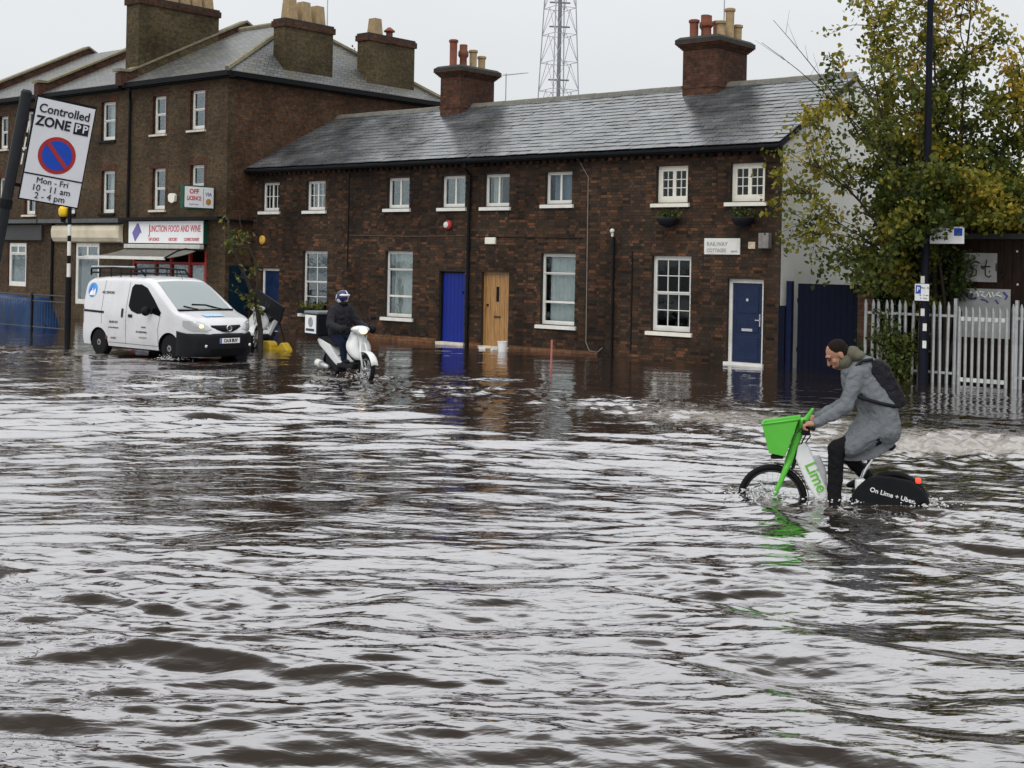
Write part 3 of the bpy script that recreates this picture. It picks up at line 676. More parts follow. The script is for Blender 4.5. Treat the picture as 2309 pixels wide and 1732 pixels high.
MB(dx).cyl((a+0.08, y-0.05, 1.12), (a+0.08, y-0.008, 1.12), 0.028).build('handle', BLACK, do)
t, do, a, b_, z0, z1, dx, y = door(3, NAVY, WHITE, 0.085)
for k, (p0, p1) in enumerate([(0.1, 0.62), (0.72, 1.06), (1.16, 1.78)]):
    MB(dx).bbox(a+0.1, b_-0.1, y-0.012, y+0.002, z0+p0, z0+p1, 0.008).build('door_panel', NAVY, do)
MB(dx).box((a+b_)/2-0.14, (a+b_)/2+0.14, y-0.02, y-0.003, 0.80, 0.86).build('letterbox', CHROME, do)
h = MB(dx); h.box(b_-0.075, b_-0.045, y-0.015, y, 0.92, 1.20); h.box(b_-0.16, b_-0.045, y-0.06, y-0.04, 1.05, 1.075); h.box(b_-0.07, b_-0.05, y-0.05, y-0.01, 1.052, 1.073); h.build('handle', CHROME, do)
MB(dx).lathe([(0.035, -0.03), (0.035, 0.0)], ((a+b_)/2, y, 1.52), axis='y').build('knocker', CHROME, do)
# brick plinth showing at the waterline
pl = MB(-4.5); pl.box(4.5, 8.2, -0.045, 0.0, -0.4, 0.13); pl.build('plinth', brick_tex_mat('plinth_brick', (0.16,0.07,0.03), (0.10,0.05,0.025), (0.07,0.05,0.04)), cottage(1))
pl = MB(-9.4); pl.box(9.44, 9.78, -0.045, 0, -0.4, 0.1); pl.box(10.85, 14.15-0.4, -0.045, 0.0, -0.4, 0.09); pl.build('plinth', MATS['plinth_brick'], cottage(2))
# gable end of the last cottage
e = cottage(3); dx = -COTS[3][0]
RENDER = pm('painted_render', (0.70, 0.70, 0.66), 0.8, var=0.08, scale=1.4, grime=0.2, bump=0.15, bscale=20)
gw = MB(dx); gw.prism([(0.0, -0.5), (DEPTH, -0.5), (DEPTH, 4.98), (RIDGE_Y, RIDGE_Z-0.11), (0.0, 5.02)], ROW-0.2+0.004, ROW+0.022, axis='x'); gw.build('gable_wall', RENDER, e)
MB(dx).box(ROW-0.2, ROW+0.018, -0.006, -0.001, -0.5, 4.9).build('corner_render', MORTAR, e)
bb = MB(dx); bb.prism([(EAVE_Y, EAVE_Z-0.11), (EAVE_Y, EAVE_Z+0.0), (RIDGE_Y, RIDGE_Z), (RIDGE_Y, RIDGE_Z-0.11)], ROW+0.05, ROW+0.075, axis='x'); bb.build('verge_board', BLACK, e)
# pipes and cables
p = cottage(1); dd = -4.5
dp = MB(dd); dp.tube([(9.36,-0.27,4.93),(9.36,-0.27,4.8),(9.36,-0.07,4.62),(9.36,-0.07,-0.3)], 0.045, n=10)
for z in (4.2, 2.6, 1.0): dp.cyl((9.36,-0.07,z), (9.36,-0.07,z+0.09), 0.058)
dp.build('downpipe', BLACK, p)
c = cottage(2)
MB(-9.4).tube([(13.05,-0.26,5.02),(13.1,-0.06,4.85),(13.35,-0.02,4.45),(13.38,-0.02,0.3),(13.5,-0.03,0.1),(13.75,-0.03,0.08),(13.9,-0.02,0.2)], 0.012, n=6).build('cable', pm('grey_cable', (0.2,0.18,0.16), 0.6), c)
MB(-9.4).tube([(9.6,-0.02,2.95),(11,-0.02,2.93),(13.2,-0.02,2.92)], 0.012, n=5).build('conduit', BLACK, c)
MB(-4.5).tube([(4.6,-0.02,2.98),(7,-0.02,2.95),(9.2,-0.02,2.97)], 0.014, n=5).build('conduit', pm('brown_conduit', (0.09,0.06,0.045), 0.6), p)
MB(-4.5).tube([(4.52,-0.02,4.8),(4.52,-0.02,2.0)], 0.018, n=5).build('conduit', BLACK, p)
MB(-13.75).tube([(14.2,-0.05,2.95),(14.2,-0.05,-0.3)], 0.032, n=8).build('downpipe', BLACK, e)
MB(-13.75).tube([(14.75,-0.015,2.6),(14.75,-0.015,0.2)], 0.018, n=6).build('conduit', BLACK, e)
# chimneys of the row -------------------------------------------------
def pot(par, x, y, z, h, mat, style=0, dx=0, r=0.13):
    pr = {0: [(r*1.05,0),(r*1.05,0.05),(r*0.86,0.08),(r*0.9,h-0.10),(r*1.12,h-0.08),(r*1.12,h-0.02),(r*0.8,h)],
          1: [(r*1.1,0),(r*0.9,0.06),(r*0.85,h*0.45),(r*1.25,h*0.55),(r*1.25,h*0.7),(r*0.95,h*0.78),(r*0.95,h)],
          2: [(r*1.25,0),(r*1.0,h-0.07),(r*1.12,h-0.05),(r*1.12,h),(r*0.8,h)]}[style]
    po = MB(dx); po.lathe(pr, (x, y, z), n=14); autosmooth(po.build('chimney_pot', mat, par))
def stack(par, x0, x1, y0, y1, z0, z1, dx, mat, capm, corb=0.16, caph=0.34):
    s = MB(dx); s.box(x0, x1, y0, y1, z0, z1-caph); so = s.build('chimney_stack', mat, par)
    c = MB(dx); n = 5
    for k in range(n):
        o = corb*(k+1)/n; c.box(x0-o, x1+o, y0-o, y1+o, z1-caph+0.035*k+0.002, z1-caph+0.035*(k+1))
    c.build('corbel', mat, so); k = MB(dx); zz = z1-caph+0.035*n
    k.prism([(x0-corb, y0-corb), (x1+corb, y0-corb), (x1+corb, y1+corb), (x0-corb, y1+corb)], zz+0.001, zz+0.09, axis='z')
    for a0, a1, zz0, zz1 in ((corb, corb*0.4, zz+0.09, z1),):
        i = k.pts([(x0-a0,y0-a0,zz0),(x1+a0,y0-a0,zz0),(x1+a0,y1+a0,zz0),(x0-a0,y1+a0,zz0),(x0-a1,y0-a1,zz1),(x1+a1,y0-a1,zz1),(x1+a1,y1+a1,zz1),(x0-a1,y1+a1,zz1)])
        for q in ((4,5,6,7),(0,1,5,4),(1,2,6,5),(2,3,7,6),(3,0,4,7)): k.f.append(tuple(i+j for j in q))
    k.build('cap', capm, so)
    b = MB(dx); b.box(x0-0.02, x1+0.02, y0-0.02, y1+0.02, z0+0.55, z0+0.62); b.build('string_course', mat, so); return so
SOOT = pm('sooty_cap', (0.035, 0.034, 0.03), 0.8, var=0.35, scale=6, bump=0.3, bscale=18)
so = stack(cottage(1), 5.32, 6.15, 2.95, 4.5, 6.4, 8.25, -4.5, REDBRICK, SOOT)
for y_, h_, m_, st in ((3.05,0.86,TERRA,0),(3.5,0.76,TERRA,1),(3.95,0.66,BUFF,0),(4.35,0.52,BUFF,0)): pot(so, 5.74, y_, 8.2, h_, m_, st, -4.5)
so = stack(cottage(3), 14.15, 15.2, 2.95, 4.45, 6.4, 8.3, -13.75, REDBRICK, SOOT)
for x_, y_, h_, m_, st in ((14.38,3.1,0.52,TERRA,0),(14.38,3.65,0.72,TERRA,1),(14.38,4.25,0.66,TERRA,0),(14.72,3.2,0.60,TERRA,1),(14.98,3.45,0.48,BUFF,0),(14.98,3.9,0.88,BUFF,0),(14.98,4.3,0.50,BUFF,0),(14.68,4.2,0.58,BUFF,0)): pot(so, x_, y_, 8.26, h_, m_, st, -13.75)
# ------------------------------------------------------------------ three-storey terrace at the left, corner shop at its end
FY = -1.0; D3_ = 9.4; EZ = 8.04; RYY, RZZ = 4.75, 10.55      # local: front wall at y=0
sash = [(0, 1, .5, 1, 1, 1), (0, 1, 0, .5, 1, 1)]
TSLATE = piece_mat('dull_slate', [(0.085,0.085,0.082),(0.11,0.11,0.105),(0.07,0.07,0.07),(0.13,0.128,0.12)], rough=0.5, bump=0.3, spec=0.5, moss=(0.10,0.095,0.05))
def slate_sheet(name):
    m, nt, b = newmat(name); L = nt.links.new; tc = nt.nodes.new('ShaderNodeTexCoord'); s = nt.nodes.new('ShaderNodeSeparateXYZ'); L(tc.outputs['Object'], s.inputs[0])
    ad = nt.nodes.new('ShaderNodeMath'); ad.operation = 'ADD'; L(s.outputs[0], ad.inputs[0]); L(s.outputs[1], ad.inputs[1]); zz = nt.nodes.new('ShaderNodeMath'); zz.operation = 'MULTIPLY'; zz.inputs[1].default_value = 2.1; L(s.outputs[2], zz.inputs[0])
    cb = nt.nodes.new('ShaderNodeCombineXYZ'); L(ad.outputs[0], cb.inputs[0]); L(zz.outputs[0], cb.inputs[1]); br = nt.nodes.new('ShaderNodeTexBrick'); L(cb.outputs[0], br.inputs['Vector'])
    br.inputs['Scale'].default_value = 1; br.inputs['Brick Width'].default_value = 0.3; br.inputs['Row Height'].default_value = 0.22; br.inputs['Mortar Size'].default_value = 0.012
    br.inputs['Color1'].default_value = (0.12,0.12,0.115,1); br.inputs['Color2'].default_value = (0.07,0.072,0.072,1); br.inputs['Mortar'].default_value = (0.02,0.02,0.02,1)
    no = nt.nodes.new('ShaderNodeTexNoise'); no.inputs['Scale'].default_value = 0.9; no.inputs['Detail'].default_value = 8; L(tc.outputs['Object'], no.inputs['Vector'])
    mr = nt.nodes.new('ShaderNodeMapRange'); mr.inputs[1].default_value = 0.5; mr.inputs[2].default_value = 0.7; mr.inputs[4].default_value = 0.65; L(no.outputs[0], mr.inputs[0]); mg = nt.nodes.new('ShaderNodeMixRGB'); L(mr.outputs[0], mg.inputs[0]); L(br.outputs[0], mg.inputs[1]); mg.inputs[2].default_value = (0.10,0.095,0.055,1)
    L(mg.outputs[0], b.inputs['Base Color']); b.inputs['Roughness'].default_value = 0.42; bp = nt.nodes.new('ShaderNodeBump'); bp.invert = True; bp.inputs['Distance'].default_value = 0.02; L(br.outputs['Fac'], bp.inputs['Height']); L(bp.outputs[0], b.inputs['Normal']); return m
FARSLATE = slate_sheet('far_slates')
COPING = pm('mossy_coping', (0.20, 0.18, 0.12), 0.85, var=0.3, scale=5, bump=0.3, bscale=15)
def trim(par, x0, x1, z0, z1, dx):
    a = MB(dx); a.box(x0-0.11, x0, -0.006, 0.05, z0, z1); a.box(x1, x1+0.11, -0.006, 0.05, z0, z1); a.box(x0-0.16, x1+0.16, -0.009, 0.04, z1, z1+0.22); a.build('brick_surround', REDBRICK, par)
def front(t, x0, x1, ops, dx, wmat=None):
    w = MB(dx)
    for q in rects_minus(x0, x1, -0.5, EZ+0.05, ops): w.box(q[0], q[1], 0, 0.25, q[2], q[3])
    return w.build('wall', wmat or STOCK, t)
def gutter3(t, x0, x1, dx):
    MB(dx).box(x0, x1, -0.30, -0.16, EZ-0.16, EZ-0.02).build('gutter', BLACK, t); MB(dx).box(x0, x1, -0.165, -0.001, EZ-0.2, EZ-0.06).build('fascia_board', BLACK, t)
def coping(t, x, dx, w=0.34):
    c = MB(dx); c.prism([(-0.42, EZ-0.1), (-0.42, EZ+0.34), (-0.05, EZ+0.38), (RYY, RZZ+0.26), (D3_+0.2, EZ+0.2), (D3_+0.2, EZ-0.1), (RYY, RZZ-0.1), (0.0, EZ-0.1)], x-w/2, x+w/2, axis='x'); p = c.build('party_parapet', REDBRICK, t)
    k = MB(dx); k.prism([(-0.5, EZ+0.36), (-0.5, EZ+0.46), (-0.1, EZ+0.46), (RYY, RZZ+0.34), (D3_+0.2, EZ+0.3), (D3_+0.2, EZ+0.22), (RYY, RZZ+0.262), (-0.1, EZ+0.385)], x-w/2-0.05, x+w/2+0.05, axis='x'); k.build('coping', COPING, p)
def roof3(t, x0, x1, dx):
    r_ = MB(dx); r_.prism([(-0.28, EZ), (RYY, RZZ), (D3_+0.28, EZ), (D3_+0.28, EZ-0.1), (RYY, RZZ-0.12), (-0.28, EZ-0.1)], x0, x1, axis='x'); return r_.build('roof', FARSLATE, t)
def sashwin(t, x0, x1, z0, z1, dx, sillm=STONE, sill=True, **kw):
    trim(t, x0, x1, z0, z1, dx); return window(t, x0, x1, z0, z1, dx, sash, sill=sill, sillmat=sillm, fw=0.06, y=0.11, sillh=0.09, **kw)
# --- corner shop
dx = 5.4
E3 = thing('corner_shop_building', 'three-storey brown brick corner building with food and wine shop and two side chimneys', 'building', loc(-5.4, FY, 0), RZ)
WE = [(-4.0, -3.27, 6.28, 7.52), (-1.95, -1.18, 6.32, 7.57), (-3.95, -3.23, 3.79, 5.14), (-1.88, -1.16, 3.9, 5.19)]
SHOPO = (-5.0, -0.95, 0.0, 2.45)
front(E3, -5.4, 0, WE + [SHOPO], dx)
for q in WE: sashwin(E3, *q, dx, curtain=(CURT_W if q[0] < -3 else CURT_G, 0.5, 1, 0) if q[2] > 6 else None)
sw = MB(dx); DO = (0.12, 0.92, 0, 2.05)
for q in rects_minus(0.25, D3_, -0.5, EZ+0.05, []): sw.box(-0.25, 0.0, q[0], q[1], q[2], q[3])
sw.build('side_wall', STOCKRED, E3)
MB(dx).box(0.001, 0.03, 0.15, 0.9, 0, 2.0).build('side_door', pm('teal_blue_paint', (0.005, 0.018, 0.032), 0.5, spec=.1, var=0.2), E3)
MB(dx).box(0.0, 0.10, -0.12, 1.05, 3.36, 3.44).build('side_ledge', BLACK, E3)
rw = MB(dx); rw.box(-5.4, 0, D3_-0.25, D3_, -0.5, EZ); rw.box(-5.4, -5.2, 0.25, D3_-0.25, -0.5, EZ+0.05); rw.box(-5.2, -0.25, 0.25, D3_-0.25, 3.45, 3.5); rw.box(-5.2, -0.25, 2.6, 2.7, -0.3, 3.45); rw.build('rear_wall', STOCK, E3)
ap = (-2.2, 4.45, 10.45); rr_ = MB(dx); z0 = EZ
P = dict(a=(-5.4,-0.28,z0), b=(0.28,-0.28,z0), c=(0.28,D3_+0.28,z0), d=(-5.4,D3_+0.28,z0), r=(-5.4,4.45,10.45), h=ap)
rr_.face([P['a'],P['b'],P['h'],P['r']]); rr_.face([P['b'],P['c'],P['h']]); rr_.face([P['c'],P['d'],P['r'],P['h']])
i = rr_.pts([(p[0],p[1],z0-0.08) for p in (P['a'],P['b'],P['c'],P['d'])]); rr_.f.append((i,i+1,i+2,i+3)); roofE = rr_.build('roof', FARSLATE, E3)
hp = MB(dx); hp.tube([(P['b'][0],P['b'][1],z0+0.04), (ap[0],ap[1],ap[2]+0.04)], 0.09, n=6); hp.tube([(P['c'][0],P['c'][1],z0+0.04), (ap[0],ap[1],ap[2]+0.04)], 0.09, n=6); hp.tube([(-5.4,4.45,10.49), (ap[0],ap[1],ap[2]+0.04)], 0.09, n=6); hp.build('hip_tile', COPING, roofE)
gutter3(E3, -5.4, 0.3, dx)
MB(dx).box(0.16, 0.30, -0.16, D3_+0.3, EZ-0.16, EZ-0.02).build('gutter', BLACK, E3); MB(dx).box(0.001, 0.165, 0, D3_, EZ-0.2, EZ-0.06).build('fascia_board', BLACK, E3)
coping(E3, -5.42, dx)
dpp = MB(dx); dpp.tube([(-5.05,-0.22,EZ-0.2),(-5.05,-0.2,7.75),(-5.2,-0.08,7.45),(-5.25,-0.07,3.5)], 0.05, n=8); dpp.build('downpipe', BLACK, E3)
MOSSB = brick_tex_mat('mossy_stock', (0.085,0.062,0.032), (0.055,0.043,0.024), (0.05,0.045,0.03))
def stack3(x0, x1, y0, y1, z0, z1, pots, sq=True):
    s = MB(dx); s.box(x0, x1, y0, y1, z0, z1-0.22); so = s.build('chimney_stack', MOSSB, E3)
    c = MB(dx); c.box(x0-0.06, x1+0.06, y0-0.06, y1+0.06, z1-0.22, z1-0.02); c.build('cap', REDBRICK, so)
    d = MB(dx); d.box(x0-0.02, x1+0.02, y0-0.02, y1+0.02, z1-0.02, z1+0.05); d.build('flaunching', SOOT, so)
    for (yy, hh) in pots:
        p_ = MB(dx); xc = (x0+x1)/2; b_ = 0.2; t_ = 0.155
        i = p_.pts([(xc-b_,yy-b_,z1+0.04),(xc+b_,yy-b_,z1+0.04),(xc+b_,yy+b_,z1+0.04),(xc-b_,yy+b_,z1+0.04),(xc-t_,yy-t_,z1+hh),(xc+t_,yy-t_,z1+hh),(xc+t_,yy+t_,z1+hh),(xc-t_,yy+t_,z1+hh)])
        for q in ((4,5,6,7),(0,1,5,4),(1,2,6,5),(2,3,7,6),(3,0,4,7)): p_.f.append(tuple(i+j for j in q))
        p_.build('chimney_pot', BUFF, so)
    return so
stack3(-0.62, -0.06, 2.24, 4.32, 7.9, 10.02, [(2.65,.72),(3.25,.72),(3.85,.68)])
so = stack3(-0.62, -0.06, 5.95, 8.2, 7.9, 10.08, [(6.5,.62)])
po = MB(dx); po.lathe([(.12,0),(.12,.22),(.2,.24),(.2,.28),(.05,.4)], (-0.34,7.2,10.1), n=10); po.build('cowl', TERRA, so)
stack3(-5.95, -5.22, 0.2, 3.5, 8.2, 11.0, [(1.7,.6),(2.2,.6),(2.7,.6),(3.2,.6)])
# --- shop front
MB(dx).box(-5.4, 0.02, -0.34, 0.0, 3.42, 3.52).build('cornice', BLACK, E3)
fs = MB(dx); fs.box(-5.02, -0.9, -0.16, 0.0, 2.66, 3.40); fso = fs.build('fascia_box', pm('shop_green', (0.015,0.07,0.04), 0.5), E3)
T_ = MB(dx); T_.box(-5.0, -0.92, -0.175, -0.16, 2.68, 3.39); T_.build('fascia_face', pm('sign_white', (0.74,0.75,0.76), 0.4, var=0.05), fso)
PINK = pm('sign_red', (0.50,0.07,0.09), 0.5, var=0.1); PURP = pm('sign_purple', (0.16,0.13,0.36), 0.5, var=0.15)
text('J', 0.44, fso, face_T(-3.80+dx, -0.178, 3.12), PINK, bold=.01, sx=.8); text('UNCTION FOOD AND WINE', 0.30, fso, face_T(-2.42+dx, -0.178, 3.14), PINK, bold=.012, sx=.70)
text('OFF LICENCE', 0.14, fso, face_T(-3.55+dx, -0.178, 2.80), PINK, bold=.02, sx=.7); text('GROCERY', 0.14, fso, face_T(-2.5+dx, -0.178, 2.80), PINK, bold=.02, sx=.75); text('CONFECTIONERY', 0.14, fso, face_T(-1.5+dx, -0.178, 2.80), PINK, bold=.02, sx=.7)
dmd = MB(dx); dmd.prism([(-4.78,3.02),(-4.5,3.34),(-4.3,3.04),(-4.62,2.72)], -0.182, -0.176); dmd.build('diamond_emblem', PURP, fso)
MB(dx).prism([(-4.48,3.34),(-4.42,3.3),(-4.24,3.0),(-4.3,3.03)], -0.184, -0.177).build('diamond_edge', pm('deep_purple', (0.09,0.06,0.2), 0.5), fso)
aw = MB(dx); rows = []
for k in range(9):
    u = k/8; rows.append([(-4.95-0.75*u, -0.18-1.15*u, 2.52-0.32*u-0.06*math.sin(u*3.1)), (-0.95-0.35*u, -0.18-1.15*u, 2.52-0.32*u-0.06*math.sin(u*3.1))])
aw.grid(rows); awo = aw.build('awning', pm('dirty_awning', (0.16,0.15,0.13), 0.8, var=0.3, scale=5), E3)
md = awo.modifiers.new('s', 'SOLIDIFY'); md.thickness = 0.012
MB(dx).box(-5.72, -1.28, -1.37, -1.31, 2.14, 2.24).build('awning_bar', WHITE, awo); MB(dx).bbox(-5.0, -0.85, -0.36, -0.18, 2.50, 2.64, .02).build('awning_case', pm('case_grey', (0.5,0.49,0.45), .6), awo)
ar = MB(dx); ar.tube([(-1.0,-0.3,2.45),(-0.95,-0.8,2.5),(-1.1,-1.0,2.42),(-1.3,-1.34,2.19)], 0.025, n=6); ar.build('awning_arm', BLACK, awo)
sf = MB(dx); 
for x in (-5.0, -3.75, -2.9, -1.9, -1.05): sf.box(x, x+0.1, 0.0, 0.1, 0, 2.44)
sf.box(-4.9,-1.05,0.01,0.09,0.0,0.55); sf.box(-4.9,-1.05,0.01,0.09,2.0,2.08); sfo = sf.build('shopfront_frame', pm('shop_red_paint', (0.30,0.018,0.015), 0.4), E3)
for a, b_ in ((-4.9,-3.75),(-3.65,-2.9),(-2.8,-1.9),(-1.8,-1.05)): MB(dx).box(a+.002, b_-.002, 0.045, 0.055, 0.56, 1.99).build('pane', GLASS, sfo)
for k, (a, b_, z0, z1, c) in enumerate([(-4.8,-4.2,1.1,1.85,(0.02,0.08,0.3)),(-4.1,-3.8,0.7,1.7,(0.3,0.3,0.28)),(-3.55,-3.0,0.8,1.6,(0.4,0.38,0.33)),(-2.7,-2.3,0.7,1.9,(0.35,0.33,0.3)),(-2.2,-1.95,0.9,1.5,(0.3,0.02,0.03)),(-1.7,-1.2,0.8,1.9,(0.42,0.42,0.4))]):
    MB(dx).box(a, b_, 0.06, 0.07, z0, z1).build('window_poster', pm('poster%d' % k, c, 0.6, var=0.4, scale=9), sfo)
# projecting box sign
os_ = thing('projecting_sign', 'white off licence box sign with green edge projecting above the shop', 'sign', loc(-0.62, FY-0.05, 0), RZ)
b0 = MB(); b0.bbox(-0.09, 0.09, -1.16, -0.02, 3.74, 4.46, 0.012); b0.build('box', pm('shop_green', (0,0,0)), os_)
fc = MB(); fc.box(0.09, 0.10, -1.12, -0.05, 3.78, 4.42); fc.build('face', MATS['sign_white'], os_)
def sideT(x, y, z): return Matrix.Translation((x, y, z)) @ Matrix.Rotation(math.radians(90), 4, 'Z') @ Matrix.Rotation(math.radians(90), 4, 'X')
text('OFF', 0.2, os_, sideT(0.102, -0.78, 4.27), PINK, bold=.03); text('LICENCE', 0.17, os_, sideT(0.102, -0.78, 4.06), PINK, bold=.03, sx=.8); text('food & wine', 0.07, os_, sideT(0.102, -0.78, 3.88), PURP)
MB().box(0.10, 0.104, -0.44, -0.425, 3.82, 4.38).build('divider', PURP, os_); e_ = MB(); e_.lathe([(.1,0),(.1,.004)], (0.101,-0.24,3.97), n=12, axis='x'); e_.build('badge', pm('badge_orange', (.45,.22,.06), .5), os_)
text('VIA', 0.16, os_, sideT(0.102, -0.24, 4.2), PURP, bold=.02)
al = MB(); al.prism([(-0.17,0.05),(-0.2,0.22),(-0.12,0.3),(0.05,0.3),(0.17,0.24),(0.15,0.04),(0.0,-0.02)], -0.09, 0); al = al.build('alarm_box', CREAM); al.location = loc(-2.75, FY-0.001, 4.0); al.rotation_euler = (0,0,RZ); tag(al, 'cream alarm box on the wall left of the off licence sign', 'alarm box')
# --- middle house and far-left house
def terrace(x0, x1, label, wins, gwins, smooth_f):
    dx = -x0; t = thing('terraced_house', label, 'house', loc(x0, FY, 0), RZ, 'three-storey houses at the left')
    front(t, x0, x1, wins+gwins, dx)
    for q in wins: sashwin(t, *q, dx, sillm=smooth_f, curtain=(CURT_W, 0.25, 1, 0))
    for q in gwins: window(t, *q, dx, [(0,.5,.78,1,1,1),(.5,1,.78,1,1,1),(0,1,0,.78,1,1)], sill=False, fw=0.08, y=0.03, curtain=(pm('window_nets', (0.36,0.38,0.38), .9), 0.05, 1, 0))
    b = MB(dx); b.box(x0, x1, D3_-0.25, D3_, -0.5, EZ); b.box(x0+0.02, x0+0.2, 0.25, D3_-0.25, -0.5, EZ+0.05); b.box(x0+.2, x1, 0.26, D3_-.26, 3.45, 3.5); b.build('rear_wall', STOCK, t)
    roof3(t, x0, x1, dx); gutter3(t, x0, x1-0.18, dx); coping(t, x0, dx)
    MB(dx).box(x0+0.05, x1-0.05, -0.30, 0.0, 3.36, 3.5).build('cornice', pm('grey_cornice', (0.09,0.095,0.1), .6, var=.3), t); return t, dx
tF, dx = terrace(-10.6, -5.4, 'three-storey brown brick house with cream rounded shop fascia left of the corner shop', [(-7.04,-6.18,6.2,7.52),(-6.95,-6.15,3.7,5.15),(-9.4,-8.6,6.2,7.5),(-9.4,-8.6,3.7,5.1)], [(-8.51,-7.01,0.53,2.66)], BLACK)
cr_ = MB(dx); rows = []
for z, y in ((2.68,-0.02),(2.72,-0.14),(2.85,-0.22),(3.1,-0.24),(3.26,-0.2),(3.32,-0.02)): rows.append([(-9.75,y,z),(-5.75,y,z),(-5.62,y*0.7,z),(-5.57,min(-0.001,y*0.1),z)])
cr_.grid(rows); cr_.build('rounded_fascia', pm('cream_fascia', (0.60,0.54,0.40), .5, var=.15, scale=2, grime=.4), tF)
MB(dx).tube([(-9.95,-.06,3.35),(-9.95,-.06,0.2)], .05, n=8).build('downpipe', BLACK, tF)
tG, dx = terrace(-15.8, -10.6, 'leftmost three-storey brown brick house behind the parking zone sign', [(-13.95,-13.3,6.19,7.42),(-12.0,-11.25,6.2,7.5),(-13.95,-13.3,3.7,5.1),(-12.0,-11.25,3.7,5.1)], [(-13.06,-11.8,1.04,2.64)], STONE)
MB(dx).box(-15.7,-10.1-.5,-.12,0,2.75,3.3).build('fascia', pm('dark_fascia', (0.05,0.05,0.052), .6, var=.3), tG)
for a, b_ in ((-11.8,-11.65),(-13.2,-13.06)): MB(dx).box(a, b_, -0.008, .03, 0, 2.7).build('red_pier', REDBRICK, tG)
# far chimney beyond the terrace
fc_ = thing('distant_chimney', 'red brick chimney with two clay pots at the far left roofline', 'chimney', loc(-15.2, 8, 0), RZ)
s_ = MB(); s_.box(-1.3,0.3,-.4,.4,0,10.5); s_.build('chimney_stack', REDBRICK, fc_); s_=MB(); s_.box(-1.4,.4,-.5,.5,10.3,10.55); s_.build('cap', REDBRICK, fc_)
for x in (-.9,-.35,.1): s_ = MB(); s_.lathe([(.15,10.5),(.13,11.2),(.16,11.25),(.1,11.3)], (x,0,0), n=10); s_.build('chimney_pot', BUFF, fc_)
# ------------------------------------------------------------------ right-hand side: gate, palisade, hut, lamp column, trees
gt_ = thing('yard_gate', 'dark navy solid timber yard gate beside the white gable', 'gate', loc(18.95, 0.12, 0), RZ)
GN = pm('dull_navy_timber', (0.004, 0.006, 0.016), 0.6, spec=.08, var=0.25, scale=4, bump=0.15); GP = pm('blue_post_paint', (0.005, 0.009, 0.034), 0.5, spec=.1, var=0.3, scale=6)
for k in range(11): MB().box(0.24+k*0.15, 0.385+k*0.15, 0.0, 0.04, -0.02, 1.93).build('board', GN, gt_)
MB().box(0.0, 0.13, -0.10, 0.02, -0.3, 1.98).build('post', GP, gt_); MB().box(-0.16, -0.005, -0.14, -0.02, -0.3, 1.42).build('post', GN, gt_); MB().box(1.90, 2.02, -0.06, 0.06, -0.3, 1.98).build('post', GN, gt_)
MB().box(0.2, 1.9, 0.042, 0.1, 1.5, 1.6).build('rail', GN, gt_); MB().box(0.2, 1.9, 0.042, 0.1, 0.4, 0.5).build('rail', GN, gt_)
pr_ = MB(); pr_.box(-0.02, 0.34, -0.02, 0.34, -0.4, 1.75); pr_ = pr_.build('brick_pier', STOCKRED); pr_.location = loc(20.72, 0.0, 0); pr_.rotation_euler = (0,0,RZ); tag(pr_, 'brown brick pier between the navy gate and the palisade fence', 'pier')
# palisade fence: every pale a piece
PAL = STEEL
def pale_mesh(h, w=0.068):
    m = MB(); g = [(-w/2,0.0),(-w/4,0.014),(0,0.022),(w/4,0.014),(w/2,0)]
    P0 = [(x,-y,0.0) for x, y in g]; P1 = [(x,-y,h-0.11) for x, y in g]; P2 = [(-w*.48,0,h-0.09),(-w*.18,-0.012,h-0.01),(0,-0.02,h),(w*.18,-0.012,h-0.01),(w*.48,0,h-0.09)]
    B = [[(p[0],p[1]+0.006,p[2]) for p in r_] for r_ in (P0,P1,P2)]
    m.grid([P0,P1,P2]); m.grid(B, flip=True)
    return m.mesh('pale')
fe = thing('palisade_fence', 'galvanised steel palisade fence with pointed pales under the tree', 'fence', loc(21.05, -0.40, 0), RZ)
PM_ = pale_mesh(1.68); PM_.materials.append(PAL)
for k in range(30):
    x = 0.02+k*0.148
    if 1.98 < x < 3.12: continue
    o = bpy.data.objects.new('pale', PM_); COL.objects.link(o); o.parent = fe; o.location = (x, random.uniform(-.004,.004), -0.03); o.rotation_euler = (random.gauss(0,.006), random.gauss(0,.012), random.gauss(0,.05))
for a, b_ in ((0,2.0),(3.12,4.6)):
    for z in (0.18, 1.34): MB().box(a, b_, 0.012, 0.05, z, z+0.05).build('rail', PAL, fe)
for x in (1.93, 3.16): MB().box(x, x+0.06, -0.01, 0.06, -0.4, 1.72).build('post', PAL, fe)
ga = thing('palisade_gate', 'pale grey framed palisade gate at the right edge in front of the graffiti panel', 'gate', loc(23.1, -0.47, 0), RZ)
LG = pm('pale_grey_paint', (0.55,0.56,0.55), .5, var=.12, grime=.3)
MB().box(0.0,0.05,0.0,0.05,-0.05,1.36).build('stile', LG, ga); MB().box(0.94,0.99,0.0,0.05,-0.05,1.36).build('stile', LG, ga); MB().box(0.05,0.94,0.0,0.05,1.28,1.36).build('rail', LG, ga); MB().box(0.05,0.94,0.0,0.05,0.06,0.14).build('rail', LG, ga)
PG = pale_mesh(1.62, .06); PG.materials.append(PAL)
for k in range(8): o = bpy.data.objects.new('pale', PG); COL.objects.link(o); o.parent = ga; o.location = (0.02+k*0.136, -0.008, -0.05)
